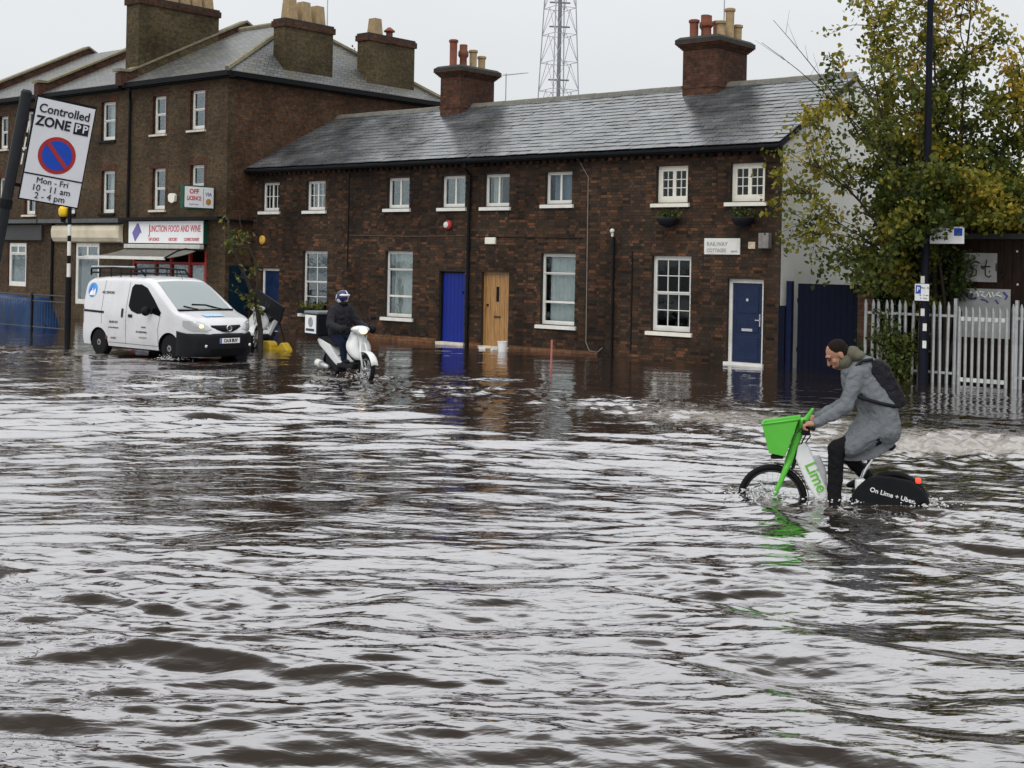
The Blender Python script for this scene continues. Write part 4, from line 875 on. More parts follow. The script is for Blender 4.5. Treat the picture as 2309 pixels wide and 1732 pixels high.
# timber hut behind
hut = thing('timber_hut', 'dark brown timber hut with grey graffitied panels behind the palisade', 'hut', loc(21.2, 0.75, 0), RZ)
HB = wood_mat('dark_wet_boards', (0.008,0.005,0.004), (0.026,0.014,0.009)); HB.node_tree.nodes['Principled BSDF'].inputs['Specular IOR Level'].default_value = .08
for k in range(34): MB().box(k*0.18+.003, k*0.18+0.177, random.uniform(0,.012), 0.05, -0.3, 2.95).build('board', HB, hut)
MB().box(0,6.1,0.05,3.0,-0.3,2.9).build('body', HB, hut); MB().box(-0.1,6.2,-0.25,3.2,2.95,3.06).build('roof', pm('felt_roof', (0.03,0.03,0.03), .8), hut)
GPN = pm('grey_sheet', (0.30,0.305,0.30), .55, var=.2, scale=3, grime=.4)
pn = MB(); pn.box(1.51, 2.21, -0.03, -0.005, 2.06, 2.66); pno = pn.build('upper_panel', GPN, hut); pn = MB(); pn.box(1.35, 2.5, -0.03, -0.005, 0.9, 1.92); pn2 = pn.build('lower_panel', GPN, hut)
TAG = pm('black_spray', (0.012,0.012,0.014), .7); TAGB = pm('violet_spray', (0.05,0.04,0.22), .7); TAGW = pm('white_spray', (0.62,0.62,0.64), .7)
def stroke(par, pts, r, mat, y=-0.034): 
    MB().tube([(p[0], y, p[1]) for p in pts], r, n=6).build('graffiti', mat, par)
stroke(pno, [(1.86,2.45),(1.75,2.48),(1.66,2.42),(1.70,2.35),(1.79,2.30),(1.78,2.20),(1.68,2.17),(1.60,2.22)], .014, TAG)
stroke(pno, [(2.0,2.52),(1.97,2.35),(1.98,2.2),(2.05,2.16),(2.1,2.2)], .014, TAG); stroke(pno, [(1.88,2.38),(2.08,2.38)], .014, TAG)
stroke(pno, [(2.2,2.45),(2.2,2.3),(2.28,2.27),(2.36,2.33)], .014, TAG); stroke(pno, [(2.38,2.46),(2.35,2.2),(2.25,2.1)], .014, TAG)
for pts, mt, r_ in (([(1.58,1.88),(1.55,1.78),(1.68,1.70),(1.8,1.72)], TAGB, .022), ([(1.66,1.86),(1.72,1.76),(1.80,1.86),(1.84,1.75)], TAGW, .022), ([(1.86,1.85),(1.96,1.85),(1.9,1.78),(1.98,1.74),(2.06,1.84),(2.1,1.74)], TAGW, .022), ([(2.12,1.86),(2.16,1.76),(2.28,1.86),(2.2,1.8),(2.34,1.76)], TAGW, .022), ([(1.9,1.7),(2.0,1.68),(2.05,1.64)], TAGB, .016), ([(2.2,1.7),(2.26,1.62)], TAGB, .016), ([(2.36,1.86),(2.44,1.78),(2.4,1.72)], TAGB, .02)): stroke(pn2, pts, r_, mt)
for x, z in ((2.62,2.7),(2.64,2.02)): q = MB(); q.ell((x,-.03,z), (.03,.02,.03), n=8, m=5); q.build('bolt', STEEL, hut)
# pale clad building beyond
cb_ = thing('clad_building', 'pale grey clad building half hidden behind the tree at the right', 'building', loc(26.0, 8, 0), RZ)
CLAD = pm('pale_cladding', (0.34,0.35,0.36), .6, var=.15, scale=1.2, grime=.25)
for k in range(13): MB().box(-2.5, 14, -0.03+0.012*(k%2), 0.1, k*0.45, k*0.45+0.44).build('cladding_strip', CLAD, cb_)
MB().box(-2.5,14,0.1,8,0,5.8).build('body', CLAD, cb_); MB().box(-2.7,14.2,-.3,8.2,5.85,6.0).build('roof', pm('grey_roof', (.2,.2,.2), .6), cb_)
# white rear wing behind the gable
rwg = thing('rear_outhouse', 'low white rendered outhouse behind the navy gate', 'outhouse', loc(19.2, 5.2, 0), RZ)
MB().box(0,2.6,0,3.5,-.3,2.75).build('wall', pm('outhouse_white', (.62,.62,.6), .8, var=.1, grime=.3), rwg); MB().box(-.1,2.7,-.15,3.7,2.75,2.86).build('roof', pm('grey_roof', (0,0,0)), rwg)
# lamp column with plates
lc = thing('lamp_column', 'tall black street lamp column carrying signs in front of the palisade fence', 'lamp post', loc(22.45, -0.62, 0), RZ)
cm_ = MB(); cm_.lathe([(.10,-.4),(.10,1.55),(.085,1.6),(.075,4.0),(.06,9.0)], n=14); autosmooth(cm_.build('column', pm('lamp_black', (.005,.006,.013), .5, var=.2, spec=.12), lc))
cm_ = MB(); cm_.tube([(0,0,8.9),(0,-.3,9.3),(0,-1.0,9.45)], .035, n=8); cm_.bbox(-.12,.12,-1.6,-.95,9.40,9.50,.02); cm_.build('lantern', STEEL, lc)
pk = MB(); pk.box(-.16,.14,-.115,-.108,1.66,2.0); pko = pk.build('parking_plate', MATS['sign_white'], lc); MB().box(-.14,-.03,-.119,-.116,1.80,1.97).build('blue_square', pm('road_blue', (.02,.07,.4), .4), pko)
text('P', .13, pko, face_T(-.085,-.12,1.885), pm('sign_letter_white', (.8,.8,.8), .5), bold=.02); text('Mon - Fri', .05, pko, face_T(.06,-.117,1.92), TAG); text('10 - 11 am', .045, pko, face_T(.03,-.117,1.77), TAG); text('2 - 4 pm', .045, pko, face_T(.03,-.117,1.71), TAG)
cm_ = MB(); cm_.box(-.04,.04,-.115,-.105,2.01,2.16); cm_.build('small_plate', WHITE, lc)
bs = MB(); bs.box(.10,.80,-.03,.0,2.82,3.16); bso = bs.build('flag_sign', MATS['sign_white'], lc); MB().box(.60,.77,-.035,-.031,2.98,3.13).build('blue_square', MATS['road_blue'], bso); text('Stop', .13, bso, face_T(.34,-.034,2.95), TAG)
for pts in ([(.0,1.5),(.05,1.35)],[(.05,1.2),(.05,1.05)],[(.05,.85),(.06,.7)]):
    q = MB(); q.box(pts[0][0]-.03, pts[0][0]+.05, -.107, -.1, pts[1][1], pts[0][1]); q.build('torn_sticker', WHITE, lc)
# ------------------------------------------------------------------ foliage
def leaf_mat(name, cols, trans=0.35):
    if name in MATS: return MATS[name]
    m, nt, b = newmat(name); L = nt.links.new; at = nt.nodes.new('ShaderNodeAttribute'); at.attribute_name = 'tint'
    ra = nt.nodes.new('ShaderNodeValToRGB'); els = ra.color_ramp.elements; els[0].position = 0; els[0].color = (*cols[0],1); els[1].position = 1; els[1].color = (*cols[-1],1)
    for k, c in enumerate(cols[1:-1]): e = els.new((k+1)/(len(cols)-1)); e.color = (*c,1)
    L(at.outputs['Fac'], ra.inputs[0]); L(ra.outputs[0], b.inputs['Base Color']); b.inputs['Roughness'].default_value = .5; b.inputs['Specular IOR Level'].default_value = .2
    out = nt.nodes['Material Output']; tl = nt.nodes.new('ShaderNodeBsdfTranslucent'); L(ra.outputs[0], tl.inputs[0]); mx_ = nt.nodes.new('ShaderNodeMixShader'); mx_.inputs[0].default_value = trans
    L(b.outputs[0], mx_.inputs[1]); L(tl.outputs[0], mx_.inputs[2]); L(mx_.outputs[0], out.inputs[0]); MATS[name] = m; return m
LEAF = leaf_mat('autumn_leaves', [(.026,.044,.009),(.055,.076,.014),(.11,.125,.02),(.21,.19,.026),(.38,.28,.033),(.50,.28,.033)])
LEAFG = leaf_mat('ivy_leaves', [(.015,.032,.01),(.03,.055,.014),(.06,.085,.02),(.13,.14,.03),(.22,.19,.04)])
BARK = pm('dark_bark', (.028,.022,.017), .85, var=.4, scale=14, bump=.5, bscale=30)
def leaves(name, P, Nn, size, tint, mat, par, fold=.25):
    """P points, size array, tint array -> one mesh of small folded leaves"""
    n = len(P); rg = np.random.default_rng(n); d = rg.normal(size=(n,3)); d[:,2] -= .35; d /= np.linalg.norm(d,axis=1)[:,None]
    u = np.cross(d, rg.normal(size=(n,3))); u /= np.linalg.norm(u,axis=1)[:,None]; w = np.cross(d,u)
    s = size[:,None]; V = np.stack([P, P+d*s*.5+u*s*.36+w*s*fold*.4, P+d*s, P+d*s*.5-u*s*.36+w*s*fold*.4], 1).reshape(-1,3)
    me = bpy.data.meshes.new(name); me.vertices.add(n*4); me.vertices.foreach_set('co', V.astype(np.float32).ravel())
    b4 = np.arange(n)*4; tri = np.stack([b4,b4+1,b4+2,b4,b4+2,b4+3],1).astype(np.int32).ravel()
    me.loops.add(n*6); me.loops.foreach_set('vertex_index', tri); me.polygons.add(n*2); me.polygons.foreach_set('loop_start', np.arange(0,n*6,3,dtype=np.int32)); me.update(calc_edges=True)
    a = me.attributes.new('tint','FLOAT','POINT'); a.data.foreach_set('value', np.repeat(np.clip(tint,0,1),4).astype(np.float32))
    return put(name, me, mat, par)
def curve_pts(a, b_, sag, k=6, wob=.06):
    a = Vector(a); b_ = Vector(b_); out = []; s_ = Vector((random.gauss(0,wob),random.gauss(0,wob),0))
    for i in range(k+1):
        t = i/k; p = a.lerp(b_, t); p.z += sag*math.sin(math.pi*t); p += s_*math.sin(math.pi*t*1.7) ; out.append(p)
    return out
def make_tree(name, label, at, stems, tips_fn, ntips, leaf_n, lsize, mat, tintf, group=None, spread=.30, bare=()):
    t = thing(name, label, 'tree', at, 0, group); tr = MB(); bn = MB(); nodes = []
    for (e, r0, r1, sag, fork) in stems:
        p = curve_pts((random.gauss(0,.05),random.gauss(0,.05),-.35) if fork is None else fork, e, sag, 9, .12); k = len(p)
        tr.tube(p, [r0+(r1-r0)*i/(k-1) for i in range(k)], n=8)
        for i, q in enumerate(p[2:]): nodes.append((q, r0+(r1-r0)*(i+2)/(k-1)))
    LP = []; LT = []
    for _ in range(ntips):
        tip, dens = tips_fn()
        cand = sorted(nodes, key=lambda q: (q[0]-tip).length + .9*max(0, q[0].z-tip.z+.2))[:5]; b0 = random.choice(cand[:3])
        p = curve_pts(b0[0], tip, .10*(tip-b0[0]).length, 5, .07); r0 = min(b0[1]*.6, .022)
        bn.tube(p, [r0*(1-i/5.5)+.0025 for i in range(6)], n=5, caps=False)
        if random.random() < .35: nodes.append((p[3], .012))
        n = int(leaf_n*dens*random.uniform(.35,1.6)); base = tintf(tip) + random.gauss(0,.13)
        for k in range(n):
            f = random.uniform(.45,1.06); q = p[0].lerp(tip, f) if f > .98 else p[min(4,int(f*5))].lerp(p[min(5,int(f*5)+1)], f*5-int(f*5))
            q = q + Vector((random.gauss(0,spread*.5),random.gauss(0,spread*.5),random.gauss(0,spread*.45)-.02))
            LP.append(q); LT.append(base + random.gauss(0,.10))
    for a, b_ in bare:
        bn.tube(curve_pts(a, b_, .15, 7, .05), [.014*(1-i/8)+.003 for i in range(8)], n=5, caps=False)
        A_ = Vector(a); B_ = Vector(b_)
        for k in range(4):
            f = random.uniform(.35,.9); q = A_.lerp(B_, f)+Vector((0,0,.15*math.sin(math.pi*f))); bn.tube([q, q+Vector((random.gauss(-.15,.25),random.gauss(0,.2),random.uniform(.15,.5)))], [.005,.002], n=4, caps=False)
    trunk = tr.build('trunk', BARK, t, smooth=True); bo = bn.build('branches', BARK, t, smooth=True)
    LP = np.array([tuple(p) for p in LP]); LT = np.array(LT)
    cr = leaves('crown', LP, None, rng.uniform(lsize*.65, lsize*1.35, len(LP)), LT, mat, t); return t
ta = loc(22.3, 0.55, 0)
def tip_big():
    while True:
        p = Vector((random.uniform(-3.7,2.6), random.uniform(-1.9,1.9), random.uniform(1.6,9.6)))
        # wide low skirt to the left, open upright shoots above
        cz = p.z; half = 3.2 if cz < 4.6 else 3.2-0.40*(cz-4.6); cx = -.6 if cz < 5 else -.45
        if cz < 2.6: half = 1.2+1.6*(cz-1.6)
        q = ((p.x-cx)/half)**2 + (p.y/2.0)**2
        if q > 1: continue
        if cz > 5.2 and random.random() < .40+.06*(cz-5.2): continue
        if cz < 3.2 and p.x > -0.3 and p.y < 0.0: continue
        if p.y < -0.55 and not (2.9 < cz < 4.4) and p.x > -1.2: continue
        if p.x < -1.2 and random.random() < .74: continue
        dens = .95 if cz < 4.8 else (.72 if cz < 6.5 else .5)
        if p.x < -1.3 and 2.2 < cz < 5.2: dens *= .42
        return p, dens
stems = [((-.25,.1,6.8),.085,.02,.0,None),((.7,.3,7.8),.075,.016,.0,None),((-1.5,-.1,6.6),.06,.012,.25,None),((1.7,.0,6.3),.06,.014,.2,None),((-.6,-.8,5.2),.05,.012,.2,None),((.2,.9,6.4),.05,.012,.1,None),((-2.6,.2,4.4),.05,.012,.55,(0,0,.9)),((-2.2,-.6,3.2),.04,.01,.5,(0,0,.6)),((2.3,-.4,4.3),.045,.012,.5,(0,0,.9))]
random.seed(21)
make_tree('street_tree', 'large bushy tree turning yellow that overhangs the palisade fence at the right', ta, stems, tip_big, 1000, 60, .118, LEAF,
          lambda p: .33 + .07*max(0,p.z-4.2) + .14*max(0,abs(p.x+.4)-1.6) + (.16 if p.z < 3.6 and p.x > .3 else 0) + .12*math.sin(p.x*2.3+p.z*1.7), bare=[((-1.2,-.2,4.6),(-4.0,-.6,6.9)),((-1.6,0,4.8),(-3.7,-.4,7.4))], spread=.23)
def shrub(label, at, rad, hgt, n, mat, tint0, group, lsz=.085):
    t = thing('shrub', label, 'shrub', at, RZ, group); st = MB(); P_ = []; T_ = []
    for k in range(max(5,n//90)):
        tip = Vector((random.gauss(0,rad[0]*.5),random.gauss(0,rad[1]*.4),random.uniform(hgt*.4,hgt))); p = curve_pts((random.gauss(0,.06),0,-.1), tip, .05, 5, .06); st.tube(p, [.012*(1-i/6)+.003 for i in range(6)], n=5, caps=False)
        b0 = random.gauss(0,.12)
        for j in range(90):
            f = random.uniform(.1,1); q = p[min(4,int(f*5))].lerp(p[min(5,int(f*5)+1)], f*5-int(f*5)) + Vector((random.gauss(0,.12),random.gauss(0,.09),random.gauss(0,.12))); q.z = max(q.z, .01); P_.append(tuple(q)); T_.append(tint0+b0+random.gauss(0,.12))
    st.build('stems', BARK, t); leaves('foliage', np.array(P_), None, rng.uniform(lsz*.7,lsz*1.4,len(P_)), np.array(T_), mat, t); return t
random.seed(5)
shrub('yellow green shrub growing through the palisade left of the lamp column', loc(21.75,-.5,0), (.6,.25), 1.5, 1700, LEAFG, .55, 'shrubs at the fence')
shrub('small dark shrub beside the brick pier', loc(21.0,-.25,0), (.3,.2), .8, 450, LEAFG, .35, 'shrubs at the fence')
shrub('ivy on the hut wall right of the lamp column', loc(22.75,.55,1.75), (.35,.1), .95, 620, LEAFG, .4, 'shrubs at the fence')
shrub('dark ivy hanging over the brick pier and fence top', loc(21.1,.3,1.0), (.7,.3), 2.1, 1700, LEAFG, .22, 'shrubs at the fence')
# ------------------------------------------------------------------ vehicles
def lerp_tab(tab, x):
    for (a, va), (b_, vb) in zip(tab, tab[1:]):
        if x <= b_: t = max(0, (x-a)/(b_-a)); return va+(vb-va)*t
    return tab[-1][1]
def opaque_glass(name, base, add, gain=1.5):
    m, nt, b = newmat(name); nt.nodes.remove(b); L = nt.links.new; out = nt.nodes['Material Output']
    df = nt.nodes.new('ShaderNodeBsdfDiffuse'); df.inputs[0].default_value = (*base, 1); gl = nt.nodes.new('ShaderNodeBsdfGlossy'); gl.inputs['Roughness'].default_value = .04; gl.inputs[0].default_value = (.88,.95,.95,1)
    fr = nt.nodes.new('ShaderNodeFresnel'); fr.inputs[0].default_value = 1.5; mu = nt.nodes.new('ShaderNodeMath'); mu.operation = 'MULTIPLY_ADD'; mu.use_clamp = True; mu.inputs[1].default_value = gain; mu.inputs[2].default_value = add; L(fr.outputs[0], mu.inputs[0])
    mx_ = nt.nodes.new('ShaderNodeMixShader'); L(mu.outputs[0], mx_.inputs[0]); L(df.outputs[0], mx_.inputs[1]); L(gl.outputs[0], mx_.inputs[2]); L(mx_.outputs[0], out.inputs[0]); return m
VANW = pm('van_white_paint', (0.60,0.60,0.615), .28, var=.03, scale=2, coat=.5, rvar=.05, grime=.3)
ZT = [(-.80,1.52),(-.77,1.66),(-.70,1.755),(-.55,1.81),(0,1.845),(.9,1.86),(1.6,1.845),(1.85,1.80),(2.05,1.695),(2.4,1.455),(2.8,1.175),(2.9,1.125),(3.15,1.055),(3.40,.985),(3.54,.89),(3.64,.76),(3.675,.64)]
WT = [(-.80,.74),(-.76,.79),(-.65,.825),(0,.865),(2.4,.87),(2.9,.86),(3.2,.83),(3.42,.75),(3.56,.63),(3.64,.50),(3.675,.40)]
ST_DOOR = 0
def vz(x): return lerp_tab(ZT, x)
def hw(x, z):
    w = lerp_tab(WT, x); k = max(0, min(1, (z-.98)/.85)); w -= .145*k**1.35; w -= .05*max(0, (.5-z)/.3)**2 if z < .5 else 0
    return w
def vzb(x):
    z = .25
    for xa in (0, 2.725):
        d = abs(x-xa)
        if d < .385: z = max(z, .30+math.sqrt(.385**2-d*d)*.93)
    return z
def section(x, off=0.0):
    zt = vz(x); zb = min(vzb(x), zt-.12); rc = .15 if x < 2.0 else max(.05, .15-.12*(x-2.0)); rc = min(rc, (zt-zb)*.6); out = []
    for k in range(11): z = zb+(zt-rc-zb)*k/10; out.append((hw(x,z)+off, z))
    y0 = hw(x, zt-rc); ry = min(.2, y0*.5)
    for k in range(1, 6): a = math.pi/2*k/5; out.append((y0-ry*(1-math.cos(a))+off*math.cos(a), zt-rc+rc*.86*math.sin(a)+off*math.sin(a)))
    yt = out[-1][0]; z0 = out[-1][1]
    for k in range(1, 6): u = k/5; out.append((yt*(1-u), z0+rc*.14*(1-(1-u)**2)))
    return out
def loft(xs, off=0.0):
    rows = []
    for x in xs:
        s = section(x, off); rows.append([(x, y, z) for y, z in s] + [(x, -y, z) for y, z in s[::-1][1:]])
    return rows
van = thing('white_van', 'white panel van with black bumper and roof rack driving through the flood', 'van', loc(6.55, -8.68, -0.06), RZ)
xs = sorted(set([round(v,3) for v in np.linspace(-.80,3.675,92)] + [-.385,.385,2.34,3.11]))
m = MB(); rows = loft(xs); m.grid(rows, flip=True); m.face(rows[0]); m.face(rows[-1][::-1]); body = m.build('body', VANW, van); autosmooth(body, 50)
m = MB(); m.box(-.6,3.3,-.66,.66,.2,.75); m.build('underbody', pm('underbody_black', (.006,.006,.006), .9), van)
def side_patch(name, poly, mat, off=.006, sgn=-1, par=None, sub=True, rx=.18):
    bm = bmesh.new(); vsx = [bm.verts.new((x, 0, z)) for x, z in poly]; bm.faces.new(vsx)
    x0 = min(p[0] for p in poly); x1 = max(p[0] for p in poly); z0 = min(p[1] for p in poly); z1 = max(p[1] for p in poly)
    k = x0+rx
    while k < x1: bmesh.ops.bisect_plane(bm, geom=bm.verts[:]+bm.edges[:]+bm.faces[:], plane_co=(k,0,0), plane_no=(1,0,0)); k += rx
    k = z0+.12
    while k < z1: bmesh.ops.bisect_plane(bm, geom=bm.verts[:]+bm.edges[:]+bm.faces[:], plane_co=(0,0,k), plane_no=(0,0,1)); k += .12
    for v in bm.verts: v.co.y = sgn*(hw(v.co.x, v.co.z)+off)
    g = MB(); g.frombm(bm); return g.build(name, mat, par or van, smooth=True)
SIDEGL = opaque_glass('van_side_glass', (.004,.004,.005), .0, .22); WINDS = opaque_glass('van_windscreen', (.05,.06,.06), .16, 1.4)
wp = [(1.18,1.18),(1.20,1.60),(1.28,1.675),(1.55,1.675),(1.80,1.60),(2.12,1.36),(2.44,1.08),(2.40,1.00),(2.05,1.06),(1.55,1.02),(1.30,1.08)]
for s in (-1, 1): side_patch('side_window', wp, SIDEGL, .007, s)
m = MB(); rows = []
for x in np.linspace(1.93, 2.80, 12):
    s = section(x); y0 = s[14][0]; zt0 = s[14][1]; row = []
    for u in np.linspace(-.985, .985, 13):
        y = u*y0; zz = np.interp(abs(y), [q[0] for q in s[::-1][:8]], [q[1] for q in s[::-1][:8]]); row.append((x+.006, y, zz+.008))
    rows.append(row)
m.grid(rows); m.build('windscreen', WINDS, van, smooth=True)
wpr = MB(); wpr.tube([(2.86,.45,1.16),(2.72,.1,1.255),(2.70,-.25,1.27)], .012, n=6); wpr.tube([(2.86,-.2,1.16),(2.74,-.5,1.235)], .012, n=6); wpr.box(2.80,2.90,-.72,.72,1.125,1.165); wpr.build('wiper', BLACKPL, van)
# bumper wrapping the nose
m = MB(); rows = []
pl = [(3.02,.875),(3.16,.885),(3.36,.85),(3.52,.75),(3.64,.60),(3.71,.40),(3.735,.2),(3.74,0)]; pl = pl + [(x,-y) for x, y in pl[::-1][1:]]
for z, sc_ in ((.17,.93),(.22,.985),(.34,1.0),(.52,1.0),(.60,.99),(.645,.97),(.67,.93)):
    rows.append([((x-2.9)*sc_+2.9, y*(.97+.03*sc_), z + (.05*max(0,1-(x-2.98)/.35) if z > .55 else 0)) for x, y in pl])
m.grid(rows); autosmooth(m.build('front_bumper', BLACKPL, van), 50)
MB().box(3.700,3.746,-.44,.44,.25,.34).build('lower_grille', DARK, van)
m = MB(); rows = []
for z, hwz, dxx in ((.705,.20,3.685),(.75,.36,3.675),(.80,.46,3.655),(.845,.50,3.61)): rows.append([(dxx - .09*(abs(u))**2.2 + .012, u*hwz, z) for u in np.linspace(-1,1,11)])
m.grid(rows); m.build('grille', BLACKPL, van, smooth=True)
b_ = MB(); b_.torus((3.715,0,.785), .062, .014, axis='x', n=20, m=8); b_.box(3.708,3.723,-.085,.085,.772,.798); b_.build('front_emblem', CHROME, van)
LENS = opaque_glass('headlamp_lens', (.30,.30,.30), .12); LIT = pm('lit_lamp_warm', (1.0,.72,.38), .3, emit=1.6)
for s in (-1, 1):
    m = MB(); rows = []
    for x in np.linspace(3.18, 3.63, 9):
        zt = vz(x); zlo = .72+.10*max(0, 1-(x-3.18)/.2); zhi = min(zt-.01, .93 + .05*(3.4-x)); sc2 = section(x); ys = [q[0] for q in sc2]; zs = [q[1] for q in sc2]
        rows.append([(x+.014, s*(float(np.interp(z, zs[:16], ys[:16]))+.012), z) for z in np.linspace(zlo, max(zlo+.02, zhi), 5)])
    m.grid(rows); hl = m.build('headlight', LENS, van, smooth=True)
    if s < 0:
        g = MB(); g.ell((3.575,-.63,.83), (.03,.055,.045), n=10, m=6); g.build('lit_bulb', LIT, hl)
    q = MB(); q.ell((3.69,s*.58,.40), (.025,.04,.04), n=10, m=6); q.build('fog_lamp', CHROME, van)
# wheels
def wheel(par, x, y, r, w, sgn, z=None):
    z = r if z is None else z; t_ = MB(); pr = [(r*.66,-w/2),(r*.9,-w/2),(r,-w*.32),(r,w*.32),(r*.9,w/2),(r*.66,w/2)]; t_.lathe(pr, (x,y,z), n=32, axis='y'); wo = t_.build('wheel', RUBBER, par); autosmooth(wo)
    d = MB(); d.lathe([(r*.67,0),(r*.64,.012),(r*.58,.004)], (x,y+sgn*w*.42,z), n=28, axis='y'); ro = d.build('rim', pm('wheel_trim', (.30,.30,.31), .35, metal=.7, grime=.5), wo)
    sp_ = MB()
    for k in range(6):
        a = k*math.pi/3+.3; c_, s_ = math.cos(a), math.sin(a); y_ = y+sgn*(w*.42+.006); y2 = y_+sgn*.012
        for yy in (y_, ): 
            i = sp_.pts([(x+c_*.03-s_*.03, y2, z+s_*.03+c_*.03),(x+c_*.03+s_*.03, y2, z+s_*.03-c_*.03),(x+c_*r*.6+s_*.045, yy, z+s_*r*.6-c_*.045),(x+c_*r*.6-s_*.045, yy, z+s_*r*.6+c_*.045)]); sp_.f.append((i,i+1,i+2,i+3))
    sp_.lathe([(.05,0),(.04,.02)], (x,y+sgn*(w*.42+.006),z), n=12, axis='y'); sp_.build('spokes', pm('wheel_trim', (0,0,0)), ro); return wo
for x in (0, 2.725):
    for s in (-1, 1): wheel(van, x, s*.745, .315, .19, s)
for x in (0, 2.725):
    for s in (-1, 1):
        a = MB(); rows = []
        for k in range(15):
            th = math.pi*k/14; rows.append([(x+.385*math.cos(th), s*.63, .30+.36*math.sin(th)), (x+.385*math.cos(th), s*(hw(x+.385*math.cos(th), .30+.36*math.sin(th))-.004), .30+.36*math.sin(th))])
        a.grid(rows); a.build('wheel_arch', BLACKPL, van)
# trim on the near and far sides
SEAM = pm('panel_gap', (.05,.05,.05), .8)
for s in (-1, 1):
    sd3 = lambda x, z, o=.004: (x, s*(hw(x,z)+o), z)
    for pts in ([(1.10,.34),(1.10,1.72)], [(.12,1.74),(.12,.75)], [(2.42,1.02),(2.33,.72),(2.36,.40)], [(1.10,.34),(2.34,.34)], [(.42,.34),(1.10,.34)]):
        q = []; 
        for a, c in zip(pts, pts[1:]): q += [sd3(a[0]+(c[0]-a[0])*k/8, a[1]+(c[1]-a[1])*k/8, .001) for k in range(9)]
        MB().tube(q, .005, n=4).build('panel_seam', SEAM, van)
    side_patch('slide_rail', [(-.66,1.00),(.22,.985),(.22,1.035),(-.66,1.05)], BLACKPL, .008, s); side_patch('tail_light', [(-.79,.72),(-.70,.72),(-.69,1.1),(-.78,1.12)], pm('tail_red', (.30,.012,.02), .25, var=.2, coat=.5), .012, s)
    side_patch('door_handle', [(1.20,.93),(1.36,.93),(1.36,1.0),(1.20,1.0)], BLACKPL, .014, s); side_patch('door_handle', [(.92,.92),(.99,.92),(1.0,1.12),(.93,1.12)], BLACKPL, .014, s)
    mo = MB(); mo.ell((2.06, s*1.0, 1.10), (.07,.11,.105), n=12, m=8); mo.cyl((2.1,s*.82,1.06),(2.07,s*.93,1.07),.03); mo.build('wing_mirror', BLACKPL, van, smooth=True)
LB1 = pm('logo_blue', (.05,.25,.62), .4, var=.5, scale=7); LB2 = pm('logo_deep_blue', (.03,.06,.35), .4); GREYT = pm('grey_letter', (.13,.13,.14), .5); GREYL = pm('light_grey_letter', (.36,.36,.38), .5)
lg = [( -.40+.20*math.cos(k*math.pi/10), 1.50+.17*math.sin(k*math.pi/10)) for k in range(20)]
lo_ = side_patch('round_logo', lg, LB1, .006, -1)
side_patch('logo_peak', [(-.53,1.38),(-.42,1.56),(-.36,1.47),(-.28,1.55),(-.24,1.38)], pm('logo_white', (.8,.8,.8), .4), .009, -1, lo_); side_patch('logo_peak', [(-.53,1.46),(-.46,1.58),(-.42,1.50)], LB2, .010, -1, lo_)
def van_text(s_, x, z, size, mat, sx=.8, bold=.0):
    tl_ = math.degrees(math.atan2(hw(x,z+.1)-hw(x,z-.1), .2)); text(s_, size, van, Matrix.Translation((x, -(hw(x,z)+.007), z)) @ Matrix.Rotation(math.radians(90-tl_*-1), 4, 'X'), mat, sx=sx, bold=bold)
van_text('MAC SERVICING', .30, 1.46, .085, GREYT); van_text('020 8947 2277', .62, .80, .075, GREYT, .75); van_text('www.macservicing.co.uk', .62, .68, .055, GREYT, .75)
van_text('HEATING', 1.80, .73, .05, GREYT); van_text('AIR CONDITIONING', 1.72, .62, .06, GREYT, .75); van_text('REFRIGERATION', 1.78, .50, .05, GREYL, .8); side_patch('badge', [(.30,.40),(.38,.40),(.38,.48),(.30,.48)], pm('badge_brown', (.12,.04,.03), .5), .006); van_text('GAS SAFE', .62, .44, .06, GREYT)
pn = MB(); pn.box(3.740,3.750,-.26,.26,.46,.57); pno = pn.build('number_plate', pm('plate_white', (.75,.75,.72), .4, var=.05), van); MB().box(3.748,3.752,-.26,-.22,.462,.568).build('plate_band', pm('road_blue', (0,0,0)), pno)
text('CA18 BUV', .10, pno, Matrix.Translation((3.753,.015,.515)) @ Matrix.Rotation(math.radians(90),4,'Z') @ Matrix.Rotation(math.radians(90),4,'X'), TAG, bold=.025, sx=.8)
hd = MB(); hd.face([(3.16,-.34,1.070),(3.32,-.34,1.026),(3.32,.16,1.030),(3.16,.16,1.074)]); hd.build('bonnet_logo', pm('logo_pale_blue', (.38,.58,.78), .4, var=.3, scale=20), van)
# roof rack
rk = MB(); zr = 2.0
for s in (-1, 1):
    rk.tube([(-.72,s*.62,1.84),(-.72,s*.62,zr),(.2,s*.62,zr+.03),(1.25,s*.60,zr),(1.42,s*.59,1.86)], .022, n=8)
    rk.tube([(-.72,s*.62,1.90),(1.36,s*.60,1.91)], .015, n=6)
    for x in (-.35,.1,.5,.9): rk.cyl((x,s*.62,1.80),(x,s*.62,zr+.01),.013)
for x in (-.72,-.2,.3,.8,1.3): rk.cyl((x,-.62,1.91),(x,.62,1.91),.014)
rk.build('roof_rack', BLACK, van, smooth=True); rl = MB(); rl.cyl((-.78,-.58,zr+.03),(-.78,.58,zr+.03),.03,n=10); rl.build('rear_roller', STEEL, van)
MB().cyl((1.85,.1,1.80),(1.72,.1,2.0),.006).build('aerial', BLACK, van)

